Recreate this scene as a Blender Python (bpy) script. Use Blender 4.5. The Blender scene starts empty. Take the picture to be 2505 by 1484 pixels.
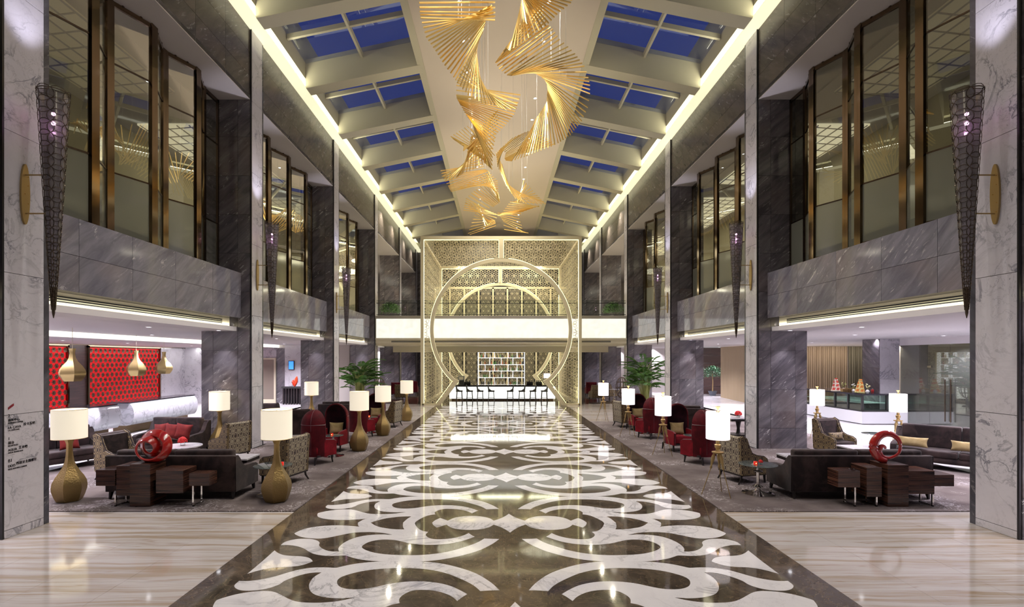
import bpy, bmesh, math, random
from mathutils import Vector, Matrix
random.seed(7)
R = math.radians
C = bpy.context.scene.collection
SC = bpy.context.scene

# ------------------------------------------------------------------ camera, world, lights, exposure
FPX, HC, CX, CY, CAMX = 1250.0, 2.7, 1218.0, 877.0, -0.19
cam_d = bpy.data.cameras.new('camera'); cam = bpy.data.objects.new('camera', cam_d); C.objects.link(cam)
cam.location = (CAMX, 0, HC); cam.rotation_euler = (R(90), 0, 0)
cam_d.sensor_width = 36; cam_d.lens = FPX / 2505 * 36
cam_d.shift_x = (1252.5 - CX) / 2505; cam_d.shift_y = (CY - 742) / 2505
cam_d.clip_end = 200
SC.camera = cam
w = bpy.data.worlds.new('dusk_sky'); SC.world = w; w.use_nodes = True
w.node_tree.nodes['Background'].inputs[0].default_value = (0.036, 0.058, 0.225, 1)
w.node_tree.nodes['Background'].inputs[1].default_value = 0.75
SC.view_settings.view_transform = 'Standard'; SC.view_settings.look = 'None'
SC.view_settings.gamma = 1; SC.view_settings.use_curve_mapping = False
SC.view_settings.exposure = -0.12
cy = SC.cycles
cy.max_bounces = 8; cy.diffuse_bounces = 4; cy.glossy_bounces = 4; cy.transmission_bounces = 6
cy.transparent_max_bounces = 16; cy.caustics_reflective = False; cy.caustics_refractive = False
cy.sample_clamp_indirect = 4; cy.sample_clamp_direct = 0
cy.use_denoising = True

def lamp(kind, name, loc, power, col=(1, .93, .84), size=.3, rot=(0, 0, 0), sizey=None, spread=None, angle=None, blend=.6):
    d = bpy.data.lights.new(name, kind); d.energy = power; d.color = col
    if kind == 'AREA':
        d.shape = 'RECTANGLE' if sizey else 'DISK'; d.size = size
        if sizey: d.size_y = sizey
        if spread: d.spread = R(spread)
    elif kind == 'SPOT':
        d.shadow_soft_size = size; d.spot_size = R(angle or 70); d.spot_blend = blend
    else: d.shadow_soft_size = size
    o = bpy.data.objects.new(name, d); C.objects.link(o); o.location = loc; o.rotation_euler = rot
    return o
S = 7.7                      # column pitch
FR = [7.61 + S * k for k in range(-1, 6)]      # near faces of the columns
WARM = (1, .90, .74); COOL = (.95, .89, 1.0); NEUT = (1, .93, .86)
# downlights in the high flat ceiling (fittings are built further down)
HIGH = [(sx * 1.35, y) for y in [4 + 1.9 * i for i in range(21)] for sx in (-1, 1)]
for i, (x, y) in enumerate(HIGH):
    if i % 2 == (i // 2) % 2: continue
    lamp('SPOT', 'ceiling_spot', (x, y, 13.38), 800 if y < 8 else 1200 if y < 30 else 2300, NEUT, .09, angle=115, blend=.9)
# downlights of the low side ceilings
LOW = []
for k in range(-1, 6):
    for s in (-1, 1):
        for (dx, dy) in ((9.3, 1.6), (9.3, 4.9), (12.2, 1.6), (12.2, 4.9), (15.8, 2.2), (15.8, 5.4)):
            LOW.append((s * dx, FR[k + 1] + .82 + dy))
        if k < 4: LOW.append((s * 8.35, FR[k + 1] - .38))
for i, (x, y) in enumerate(LOW):
    near = abs(x) < 8.5
    lamp('SPOT', 'downlight_spot', (x, y, 3.50 if x > -13.5 else 3.33), 110 if near else 480 if abs(x) < 10 else 1050, COOL, .05, angle=80 if near else 130, blend=.8)
# cove lighting on the ledges under the skylights
for s in (-1, 1):
    lamp('AREA', 'cove_light', (s * 7.32, 20, 12.66), 420, (1, .95, .72), .12, (0, R(180 - s * 28), 0), 50)
    for k in range(-1, 5):
        y = FR[k + 1] + 4.2
        lamp('AREA', 'gallery_light', (s * 10.6, y, 10.2), 10 if k < 1 else 60, (1, .92, .74), 1.2, sizey=4)
# added spots to brighten the golden chandelier, and unseen area lights for the ceiling panel
for s in (-1, 1):
    for k in range(0, 4):
        y = FR[k] + .4; v = Vector((s * 7.3, y, 10.2)) - Vector((0, y + 3.5, 12.0))
        lamp('SPOT', 'chandelier_fill_spot', (s * 7.3, y, 10.2), 480, (1, .88, .62), .08, v.to_track_quat('Z', 'Y').to_euler(), angle=75, blend=.9)
for y in (9, 15, 21, 27):
    lamp('AREA', 'panel_fill_light', (0, y, 9.2), 45 if y < 20 else 110, (1, .88, .70), 2.2, (R(180), 0, 0))  # added upward fill, not part of the chandelier
for s in (-1, 1):
    for y in (32.8, 36.2, 40.6, 44.0):
        lamp('SPOT', 'far_wall_fill_spot', (s * 7.2, y, 12.3), 750, (1, .90, .74), .06, (R(-18), 0, 0), angle=110, blend=.9)  # added spots without fittings, to brighten the far walls
# light washing the lower slots under the parapets
for s in (-1, 1):
    lamp('AREA', 'slot_light', (s * 8.1, 20, 3.72), 60, (1, .95, .75), .05, (0, R(-s * 90), 0), 44)

# ------------------------------------------------------------------ helpers
def G(px, py):                     # a floor point under a picture pixel
    off = py - CY; d = FPX * HC / off
    return CAMX + (px - CX) * d / FPX, d
def XZ(px, py, d):                 # a point at a known depth
    return CAMX + (px - CX) * d / FPX, HC - (py - CY) * d / FPX

class M:
    def __init__(s): s.v = []; s.f = []; s.m = []
    def add(s, vs, fs, mi=0):
        n = len(s.v); s.v += [tuple(v) for v in vs]
        s.f += [tuple(i + n for i in f) for f in fs]; s.m += [mi] * len(fs); return s
    def box(s, x0, x1, y0, y1, z0, z1, mi=0):
        return s.add([(x0,y0,z0),(x1,y0,z0),(x1,y1,z0),(x0,y1,z0),(x0,y0,z1),(x1,y0,z1),(x1,y1,z1),(x0,y1,z1)],
            [(0,3,2,1),(4,5,6,7),(0,1,5,4),(1,2,6,5),(2,3,7,6),(3,0,4,7)], mi)
    def bar(s, a, b, w, h=None, mi=0, n=4, w2=None):     # a straight rod between two points
        a = Vector(a); b = Vector(b); d = (b - a)
        if d.length < 1e-6: return s
        d.normalize(); u = d.cross(Vector((0, 0, 1)))
        if u.length < .05: u = d.cross(Vector((0, 1, 0)))
        u.normalize(); t = d.cross(u); h = h or w; k = (w2 / w) if w2 else 1; vs = []
        for p, q in ((a, 1), (b, k)):
            for i in range(n):
                an = 2 * math.pi * (i + .5) / n; c = math.sqrt(2) if n == 4 else 1
                vs.append(p + u * math.cos(an) * w / 2 * c * q + t * math.sin(an) * h / 2 * c * q)
        fs = [(i, (i + 1) % n, n + (i + 1) % n, n + i) for i in range(n)]
        return s.add(vs, fs + [tuple(range(n))[::-1], tuple(range(n, 2 * n))], mi)
    def tube(s, pts, r, n=6, mi=0, closed=False):
        pts = [Vector(p) for p in pts]; L = len(pts); vs = []
        for i, p in enumerate(pts):
            a = pts[(i - 1) % L] if (closed or i) else pts[0]; b = pts[(i + 1) % L] if (closed or i < L - 1) else pts[-1]
            d = (b - a).normalized(); u = d.cross(Vector((0, .02, 1)))
            if u.length < .1: u = d.cross(Vector((0, 1, 0)))
            u.normalize(); t = d.cross(u); rr = r[i] if isinstance(r, (list, tuple)) else r
            vs += [p + u * math.cos(2*math.pi*j/n) * rr + t * math.sin(2*math.pi*j/n) * rr for j in range(n)]
        fs = [(i*n+j, i*n+(j+1) % n, ((i+1) % L)*n+(j+1) % n, ((i+1) % L)*n+j) for i in range(L if closed else L-1) for j in range(n)]
        if not closed: fs += [tuple(range(n))[::-1], tuple(range((L-1)*n, L*n))]
        return s.add(vs, fs, mi)
    def lathe(s, prof, n=20, c=(0, 0, 0), mi=0, a0=0, sx=1, sy=1, cap=True):
        vs = [(c[0] + r*sx*math.cos(a0+2*math.pi*j/n), c[1] + r*sy*math.sin(a0+2*math.pi*j/n), c[2]+z) for r, z in prof for j in range(n)]
        fs = [(i*n+j, i*n+(j+1) % n, (i+1)*n+(j+1) % n, (i+1)*n+j) for i in range(len(prof)-1) for j in range(n)]
        if cap: fs += [tuple(range(n))[::-1], tuple(range((len(prof)-1)*n, len(prof)*n))]
        return s.add(vs, fs, mi)
    def prism(s, poly, a, b, ax='y', mi=0):              # polygon extruded along an axis from a to b
        def P(u, v, t): return {'y': (u, t, v), 'x': (t, u, v), 'z': (u, v, t)}[ax]
        n = len(poly); vs = [P(u, v, a) for u, v in poly] + [P(u, v, b) for u, v in poly]
        return s.add(vs, [tuple(range(n)), tuple(range(n, 2*n))[::-1]] + [(i, n+i, n+(i+1) % n, (i+1) % n) for i in range(n)], mi)
    def rbox(s, x0, x1, y0, y1, z0, z1, r=.03, seg=2, mi=0, puff=0, rot=None, c=None):
        bm = bmesh.new(); bmesh.ops.create_cube(bm, size=1)
        for v in bm.verts: v.co = Vector(((x0+x1)/2 + v.co.x*(x1-x0), (y0+y1)/2 + v.co.y*(y1-y0), (z0+z1)/2 + v.co.z*(z1-z0)))
        if puff: bmesh.ops.subdivide_edges(bm, edges=bm.edges[:], cuts=4, use_grid_fill=True)
        if puff:
            for v in bm.verts:
                a = (2*(v.co.x-x0)/(x1-x0)-1); b = (2*(v.co.y-y0)/(y1-y0)-1); d = (2*(v.co.z-z0)/(z1-z0)-1)
                f = [(1-a*a), (1-b*b), (1-d*d)]
                dims = [x1-x0, y1-y0, z1-z0]; k = dims.index(min(dims)); oth = [f[i] for i in range(3) if i != k]
                q = math.sqrt(max(oth[0]*oth[1], 0)); ctr = [(x0+x1)/2, (y0+y1)/2, (z0+z1)/2][k]
                v.co[k] = ctr + (v.co[k]-ctr)*(1-puff + puff*q)
        else: bmesh.ops.bevel(bm, geom=bm.edges[:], offset=min(r, .45*min(x1-x0, y1-y0, z1-z0)), segments=seg, profile=.6, affect='EDGES')
        if rot is not None:
            cc = Vector(c or ((x0+x1)/2, (y0+y1)/2, (z0+z1)/2))
            for v in bm.verts: v.co = cc + rot @ (v.co - cc)
        bm.verts.index_update(); s.add([v.co.copy() for v in bm.verts], [tuple(v.index for v in f.verts) for f in bm.faces], mi); bm.free(); return s
    def mesh(s, name, mats, smooth=40):
        me = bpy.data.meshes.new(name); me.from_pydata(s.v, [], s.f)
        for m in (mats if isinstance(mats, (list, tuple)) else [mats]): me.materials.append(m)
        if any(s.m): me.polygons.foreach_set('material_index', s.m)
        me.validate()
        if smooth:
            me.shade_smooth()
            me.set_sharp_from_angle(angle=R(smooth))
        return me
    def obj(s, name, mats, parent=None, smooth=40, **k): return place(name, s.mesh(name, mats, smooth), parent, **k)
def place(name, me, parent=None, loc=(0,0,0), rot=(0,0,0), scale=None, kind=None, label=None):
    o = bpy.data.objects.new(name, me); C.objects.link(o); o.parent = parent; o.location = loc; o.rotation_euler = rot
    if scale: o.scale = scale
    if kind: o['kind'] = kind
    if label: o['label'] = label
    return o
def thing(name, label, cat, loc=(0,0,0), rz=0, group=None, kind=None):
    o = bpy.data.objects.new(name, None); C.objects.link(o); o.empty_display_size = .1
    o.location = loc; o.rotation_euler = (0, 0, rz); o['label'] = label; o['category'] = cat
    if group: o['group'] = group
    if kind: o['kind'] = kind
    return o
def tag(o, label, cat, group=None, kind=None):
    o['label'] = label; o['category'] = cat
    if group: o['group'] = group
    if kind: o['kind'] = kind
    return o
def struct(name, label, cat='structure', loc=(0,0,0)): return thing(name, label, cat, loc, kind='structure')
def dup(src, label, loc, rz=0, group=None, scale=None):
    kids = {}
    for o in list(C.objects):
        if o.parent: kids.setdefault(o.parent, []).append(o)
    return _dup(src, kids, label, loc, rz, group, scale)
def _dup(src, kids, label, loc, rz, group, scale):
    r = src.copy(); C.objects.link(r); r.location = loc; r.rotation_euler = (0, 0, rz); r['label'] = label
    if scale: r.scale = scale
    if group: r['group'] = group
    def rec(a, b):
        for ch in kids.get(a, []):
            c = ch.copy(); C.objects.link(c); c.parent = b; rec(ch, c)
    rec(src, r); return r

# ------------------------------------------------------------------ materials
class Nd:
    def __init__(s, name):
        s.mat = bpy.data.materials.new(name); s.mat.use_nodes = True; s.t = s.mat.node_tree; s.b = s.t.nodes['Principled BSDF']
        s.out = s.t.nodes['Material Output']
    def n(s, ty, **k):
        x = s.t.nodes.new(ty)
        for a, v in k.items(): setattr(x, a, v)
        return x
    def set(s, sock, v):
        if isinstance(v, bpy.types.NodeSocket): s.t.links.new(v, sock)
        else: sock.default_value = v
    def math(s, op, a, b=None, c=None):
        x = s.n('ShaderNodeMath', operation=op)
        s.set(x.inputs[0], a)
        if b is not None: s.set(x.inputs[1], b)
        if c is not None: s.set(x.inputs[2], c)
        return x.outputs[0]
    def dot(s, v, w): 
        x = s.n('ShaderNodeVectorMath', operation='DOT_PRODUCT'); s.set(x.inputs[0], v); x.inputs[1].default_value = w; return x.outputs['Value']
    def comb(s, x, y, z):
        c = s.n('ShaderNodeCombineXYZ'); s.set(c.inputs[0], x); s.set(c.inputs[1], y); s.set(c.inputs[2], z); return c.outputs[0]
    def noise(s, vec, scale, detail=4, rough=.55, dist=0):
        x = s.n('ShaderNodeTexNoise'); s.set(x.inputs['Vector'], vec); x.inputs['Scale'].default_value = scale
        x.inputs['Detail'].default_value = detail; x.inputs['Roughness'].default_value = rough; x.inputs['Distortion'].default_value = dist
        return x.outputs['Fac']
    def ramp(s, f, stops, interp='LINEAR'):
        x = s.n('ShaderNodeValToRGB'); e = x.color_ramp; e.interpolation = interp
        while len(e.elements) < len(stops): e.elements.new(.5)
        for el, (p, c) in zip(e.elements, stops): el.position = p; el.color = (c, c, c, 1) if isinstance(c, (int, float)) else (*c, 1)
        s.set(x.inputs[0], f); return x.outputs[0]
    def mix(s, f, a, b):
        x = s.n('ShaderNodeMix', data_type='RGBA'); s.set(x.inputs[0], f)
        for i, v in ((6, a), (7, b)): s.set(x.inputs[i], v if isinstance(v, bpy.types.NodeSocket) else (*v, 1))
        return x.outputs[2]
    def pos(s, rnd=0):       # world position, shifted by a random amount per object
        g = s.n('ShaderNodeNewGeometry').outputs['Position']
        if not rnd: return g
        r = s.n('ShaderNodeObjectInfo').outputs['Random']; v = s.n('ShaderNodeVectorMath', operation='ADD')
        s.set(v.inputs[0], g); s.set(v.inputs[1], s.comb(s.math('MULTIPLY', r, rnd), s.math('MULTIPLY', r, rnd*3.1), s.math('MULTIPLY', r, rnd*1.7))); return v.outputs[0]
    def objc(s): return s.n('ShaderNodeTexCoord').outputs['Object']
    def bump(s, h, strength=.3, dist=.01):
        x = s.n('ShaderNodeBump'); x.inputs['Strength'].default_value = strength; x.inputs['Distance'].default_value = dist
        s.set(x.inputs['Height'], h); s.set(s.b.inputs['Normal'], x.outputs[0])
    def done(s, col=None, rough=.5, metal=0, spec=None, em=None, ems=0, sheen=0, coat=0):
        if col is not None: s.set(s.b.inputs['Base Color'], col if isinstance(col, bpy.types.NodeSocket) else (*col, 1))
        s.set(s.b.inputs['Roughness'], rough); s.b.inputs['Metallic'].default_value = metal
        if spec is not None: s.b.inputs['Specular IOR Level'].default_value = spec
        if em is not None: s.set(s.b.inputs['Emission Color'], em if isinstance(em, bpy.types.NodeSocket) else (*em, 1)); s.b.inputs['Emission Strength'].default_value = ems
        if sheen: s.b.inputs['Sheen Weight'].default_value = sheen; s.b.inputs['Sheen Roughness'].default_value = .35
        if coat: s.b.inputs['Coat Weight'].default_value = coat; s.b.inputs['Coat Roughness'].default_value = .04
        return s.mat
def plain(name, col, rough=.5, metal=0, var=.0, **k):
    m = Nd(name)
    if var:
        f = m.noise(m.objc(), 9, 4); c = m.mix(f, tuple(x*(1-var) for x in col), tuple(min(1, x*(1+var)) for x in col)); return m.done(c, rough, metal, **k)
    return m.done(col, rough, metal, **k)
def marble(name, base, vein, rough=.12, scale=.9, rnd=9, amount=.8, warm=None):
    m = Nd(name); p = m.pos(rnd)
    n1 = m.noise(p, scale, 6, .6, .9); v1 = m.ramp(n1, [(.455, 0), (.492, 1), (.505, 0)])
    n2 = m.noise(p, scale*2.7, 6, .65, 1.4); v2 = m.ramp(n2, [(.478, 0), (.495, .6), (.51, 0)])
    msk = m.ramp(m.noise(p, scale*.8, 2), [(.42, .1), (.62, 1)])
    cl = m.ramp(m.noise(p, scale*1.6, 4, .6), [(.35, 0), (.75, .35)])
    f = m.math('MULTIPLY', m.math('MAXIMUM', v1, v2), m.math('MULTIPLY', msk, amount))
    b = m.mix(cl, base, tuple(.62*a+.38*c for a, c in zip(base, vein)))
    return m.done(m.mix(f, b, vein), rough)
def granite(name, dark, light, rough=.16, rnd=5, s=1, flecks=1):
    m = Nd(name); p = m.pos(rnd)
    a = m.dot(p, (.5, .5*s, .7)); b = m.dot(p, (.5, .5*s, -.6)); c = m.dot(p, (.7, -.7*s, 0))
    wob = m.math('MULTIPLY', m.noise(p, 1.3, 4), .55)
    st = m.comb(m.math('MULTIPLY', a, .55), m.math('MULTIPLY_ADD', b, 4.5, wob), m.math('MULTIPLY', c, 1.0))
    f1 = m.noise(st, 1.2, 7, .62, .6); col = m.mix(m.ramp(f1, [(.3, 0), (.7, 1)]), dark, light)
    f2 = m.noise(m.comb(m.math('MULTIPLY', a, 1.5), m.math('MULTIPLY', b, 8), c), 2.2, 6, .7, .8)
    wh = m.math('MULTIPLY', m.ramp(f2, [(.58, 0), (.66, 1)]), m.ramp(m.noise(p, .9, 3), [(.46, 0), (.62, flecks)]))
    br = m.ramp(m.noise(p, .55, 2), [(.5, 0), (.75, .45)])
    col = m.mix(br, col, (light[0]*1.1, light[1]*.9, light[2]*.72))
    return m.done(m.mix(wh, col, (.62, .6, .6)), rough)
def glow(name, col, strength, rough=.5, base=None):
    return Nd(name).done(base or col, rough, em=col, ems=strength)
def glass(name, tint, refl=.12, rough=0.0, opac=0, body=(.3,.33,.28), fk=.6):
    m = Nd(name); tr = m.n('ShaderNodeBsdfTransparent'); tr.inputs[0].default_value = (*tint, 1)
    gl = m.n('ShaderNodeBsdfGlossy'); gl.inputs['Roughness'].default_value = rough; gl.inputs[0].default_value = (.9, .92, .9, 1)
    fr = m.n('ShaderNodeLayerWeight'); fr.inputs[0].default_value = .35
    f = m.math('MULTIPLY_ADD', fr.outputs['Fresnel'], fk, refl)
    base = tr.outputs[0]
    if opac:
        df = m.n('ShaderNodeBsdfDiffuse'); df.inputs[0].default_value = (*body, 1); mx = m.n('ShaderNodeMixShader'); mx.inputs[0].default_value = opac
        m.t.links.new(base, mx.inputs[1]); m.t.links.new(df.outputs[0], mx.inputs[2]); base = mx.outputs[0]
    mx = m.n('ShaderNodeMixShader'); m.set(mx.inputs[0], m.math('MINIMUM', f, 1.0)); m.t.links.new(base, mx.inputs[1]); m.t.links.new(gl.outputs[0], mx.inputs[2])
    m.t.links.new(mx.outputs[0], m.out.inputs[0]); return m.mat

WHITE_M = marble('white_marble', (.66, .64, .69), (.17, .17, .21), .14, 1.35, 9, .95)
WHITE_F = marble('white_floor_marble', (.80, .78, .80), (.30, .30, .33), .07, 1.0, 3, .6)
GRAN_L = granite('grey_granite_left', (.05, .045, .055), (.19, .175, .19), .13, 6, 1)
GRAN_P = granite('grey_granite_parapet', (.12, .12, .15), (.28, .27, .31), .07, 6, 1)
GRAN_PR = granite('grey_granite_parapet_right', (.12, .12, .15), (.28, .27, .31), .07, 6, -1, 1)
GRAN_F = granite('brown_grey_granite', (.055, .048, .042), (.13, .11, .098), .25, 6, 1, .5)
GRAN_D = granite('dark_edge_granite', (.035, .037, .045), (.10, .10, .12), .15, 6, 1, .4)
PLAST = plain('cream_plaster', (.52, .49, .36), .7)
PANEL = plain('beige_ceiling_panel', (.66, .58, .48), .7)
CEILW = plain('white_ceiling_paint', (.90, .87, .90), .6)
CREAM = plain('cream_gloss_paint', (.72, .66, .50), .45)
SOFF = plain('soffit_paint', (.62, .58, .56), .6)
LEDGE = glow('cove_light_strip', (1, .97, .66), .88)
ONYX = None
def mk_onyx():
    m = Nd('backlit_onyx'); p = m.pos(3); f = m.noise(p, 3, 5, .6, 1); 
    return m.done((.3,.3,.25), .2, em=m.mix(m.ramp(f, [(.35, 0), (.6, 1)]), (.93, .93, .78), (1, 1, .95)), ems=1.0)
ONYX = mk_onyx()
BARLIT = glow('backlit_bar_front', (.98, 1, .96), 1.3)
def mk_trav():
    m = Nd('beige_travertine'); p = m.pos(); 
    wob = m.math('MULTIPLY', m.noise(m.comb(m.dot(p, (.35,0,0)), m.dot(p, (0,.9,0)), 0), 1.2, 3), 1.5)
    v = m.comb(m.dot(p, (.22,0,0)), m.math('ADD', m.dot(p, (0,5.5,0)), wob), 0)
    f = m.noise(v, 1.5, 7, .62); c = m.mix(m.ramp(f, [(.38, 1), (.56, 0)]), (.53, .495, .48), (.37, .30, .225))
    l = m.ramp(m.noise(v, .85, 4, .5), [(.487, 0), (.497, 1), (.507, 0)])
    return m.done(m.mix(m.math('MULTIPLY', l, .65), c, (.27, .17, .09)), .07)
TRAV = mk_trav()
def mk_emp():
    m = Nd('brown_emperador_marble'); p = m.pos(2); 
    f = m.noise(p, 1.4, 8, .65, 1.2); c = m.ramp(f, [(.3, (.032, .024, .018)), (.5, (.075, .058, .042)), (.68, (.14, .105, .075))])
    v = m.ramp(m.noise(p, 2.2, 6, .6, 2), [(.49, 0), (.5, .5), (.51, 0)])
    return m.done(m.mix(v, c, (.28, .2, .13)), .05)
EMP = mk_emp()
INLAY = marble('white_inlay_marble', (.78, .76, .78), (.28, .27, .30), .05, 1.1, 8, .75)
def mk_carpet():
    m = Nd('mauve_carpet'); p = m.pos(); f = m.noise(p, 1.1, 5, .6); c = m.mix(m.ramp(f, [(.35, 0), (.65, 1)]), (.095, .077, .075), (.165, .138, .135))
    q = m.comb(m.dot(p, (1,.0,0)), m.dot(p, (0,1,0)), 0)
    s1 = m.ramp(m.noise(q, 3.0, 3, .5, 3.2), [(.46, 0), (.5, 1), (.54, 0)]); k = m.ramp(m.noise(p, .7, 3), [(.49, 0), (.58, 1)])
    f2 = m.noise(p, 60, 2)
    c = m.mix(m.math('MULTIPLY', m.math('MULTIPLY', s1, k), .75), c, (.45, .42, .44)); m.bump(f2, .4, .01)
    return m.done(c, .95, spec=.1)
CARPET = mk_carpet()
def mk_wood(name='zebrano_wood', a=(.014, .006, .005), b=(.085, .036, .023), rough=.25):
    m = Nd(name); p = m.objc(); f = m.noise(m.comb(m.dot(p, (.8, 0, 0)), m.dot(p, (0, .8, 0)), m.dot(p, (0, 0, 26))), 1.6, 5, .55)
    return m.done(m.mix(m.ramp(f, [(.38, 0), (.62, 1)]), a, b), rough)
WOOD = mk_wood()
WOODD = mk_wood('dark_wood_cladding', (.02, .010, .009), (.06, .03, .026), .4)
def mk_velvet(name, a, b, sheen=.25):
    m = Nd(name); f = m.noise(m.objc(), 3.2, 4, .6, .5); m.bump(m.noise(m.objc(), 40, 2), .1, .005)
    return m.done(m.mix(m.ramp(f, [(.4, 0), (.65, 1)]), a, b), .75, sheen=sheen, spec=.2)
VELB = mk_velvet('brown_velvet', (.014, .009, .010), (.048, .031, .029))
VELR_SHADED = mk_velvet('shaded_crimson_velvet', (.050, .001, .004), (.10, .003, .008), .05)  # chair crimson with the shade of the hood backs put into the colour
VELR_LIT = mk_velvet('lit_crimson_velvet', (.14, .003, .008), (.24, .006, .016), .05)  # lit copy of the same crimson, for arms and seat
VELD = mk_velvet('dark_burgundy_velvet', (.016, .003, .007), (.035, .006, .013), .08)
REDCUSH = mk_velvet('red_cushion_fabric', (.11, .009, .009), (.17, .016, .013), .05)
GOLDCUSH = mk_velvet('gold_silk', (.26, .19, .08), (.38, .29, .15), .1)
def mk_damask(name, gold, dark, w=.17, h=.27):
    m = Nd(name); p = m.objc(); u = m.math('DIVIDE', m.dot(p, (1, 1, 0)), w); v = m.math('DIVIDE', m.dot(p, (0, 0, 1)), h)
    wob = m.math('MULTIPLY', m.math('SUBTRACT', m.noise(p, 28, 2), .5), .5)
    tp = 2*math.pi
    g = m.math('ADD', m.math('ADD', m.math('COSINE', m.math('MULTIPLY', u, tp)), m.math('COSINE', m.math('MULTIPLY', v, tp))), wob)
    ring = m.ramp(m.math('ABSOLUTE', g), [(.16, 1), (.30, 0)])
    sp = m.ramp(m.math('ABSOLUTE', m.math('SUBTRACT', m.math('ABSOLUTE', g), 1.25)), [(.10, 1), (.22, 0)])
    spots = m.ramp(m.noise(p, 34, 1), [(.50, 0), (.56, 1)])
    g2 = m.ramp(g, [(.0, 1), (.12, 0)])
    f = m.math('MAXIMUM', m.math('MAXIMUM', ring, sp), m.math('MULTIPLY', m.ramp(m.math('MULTIPLY', g, -1.0), [(.9, 0), (.95, 1)]), spots))
    return m.done(m.mix(f, gold, dark), .6, sheen=.1)
DAM = mk_damask('gold_damask', (.20, .145, .07), (.025, .014, .012))
DAML = mk_damask('silver_damask', (.36, .31, .22), (.05, .032, .03))
BLACKW = plain('ebonised_wood', (.012, .009, .010), .3)
GREYTRIM = plain('burgundy_piping', (.10, .045, .055), .4)
SHADE_L = glow('linen_shade_lit', (1, .89, .70), .72, .8, (.8, .75, .62))
SHADE_R = glow('white_shade_lit', (1, .93, .96), 1.12, .8, (.9, .85, .85))
def mk_ham():
    m = Nd('hammered_brass'); v = m.n('ShaderNodeTexVoronoi'); m.set(v.inputs['Vector'], m.objc()); v.inputs['Scale'].default_value = 48
    m.bump(v.outputs['Distance'], .35, .012); return m.done((.30, .21, .085), .42, .85)
HAM = mk_ham()
BRASS = plain('aged_brass', (.42, .30, .13), .38, .8)
GOLD = plain('polished_gold', (.88, .58, .17), .2, 1)
GOLDROD = Nd('gold_leaf_rod').done((.86, .60, .20), .30, .9)
BRONZE = plain('polished_bronze', (.155, .11, .068), .10, 1)
BRONZD = plain('dark_bronze', (.10, .07, .05), .25, .9)
CHROME = plain('chrome', (.75, .73, .72), .08, 1)
STEEL = plain('dark_steel', (.05, .05, .055), .3, .8)
LATT = plain('champagne_lacquer', (.76, .68, .44), .4, .15)
LEDLIT = glow('led_edge_strip', (1, .96, .52), 2.4)
GLW = glass('tinted_window_glass', (.60, .60, .50), .10)
GLF = glass('frosted_window_glass', (.55, .57, .50), .06, .08, .6, (.26, .27, .22))
GLC = glass('clear_glass', (.93, .96, .94), .03)
GLT = glass('partition_glass', (.62, .64, .62), .10, 0, .12, (.3, .32, .3))
GLSKY = glass('skylight_glass', (.9, .92, 1), .01, fk=.08)
BLACK = plain('matt_black', (.01, .01, .01), .6)
DARKSTONE = plain('black_granite_top', (.03, .028, .035), .08)
REDLAC = plain('red_lacquer', (.36, .012, .010), .12, coat=1)
LEAF = plain('palm_leaf_green', (.065, .17, .028), .45, var=.5)
REFLECT_GLOW = glow('parapet_reflection_glow', (1, .97, .82), .42, .25, (.5, .5, .42))  # unused; glow standing in for the bridge's reflection in the parapet
LEAF2 = plain('dark_leaf_green', (.035, .11, .05), .5, var=.5)
STEM = plain('cane_green', (.30, .33, .10), .5)
BED = plain('gallery_wall_paint', (.55, .50, .36), .7)
PEND = plain('brushed_gold_pendant', (.50, .38, .17), .3, .85)

# ------------------------------------------------------------------ the hall shell
AX = 7.575; Y0, YE = -7.0, 52.0; XO = 26.0
def slabs(parent, mat, name, plane, const, h0, h1, z0, z1, nh, zs, th=.03, gap=.004, outward=1, cache={}):
    """stone slabs with open joints; plane 'x': slab faces along x (aisle faces), 'y': faces the camera"""
    if not isinstance(nh, (list, tuple)): nh = [h0 + (h1-h0)*i/nh for i in range(nh+1)]
    for a, b in zip(nh[:-1], nh[1:]):
        for c, d in zip(zs[:-1], zs[1:]):
            L, H = round(b-a-2*gap, 4), round(d-c-2*gap, 4); key = (plane, L, H, th, mat.name)
            if key not in cache:
                m = M()
                if plane == 'y': m.box(-L/2, L/2, -th/2, th/2, -H/2, H/2)
                else: m.box(-th/2, th/2, -L/2, L/2, -H/2, H/2)
                cache[key] = m.mesh('slab', mat, 0)
            loc = ((a+b)/2, const, (c+d)/2) if plane == 'y' else (const, (a+b)/2, (c+d)/2)
            place(name, cache[key], parent, loc)
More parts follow.
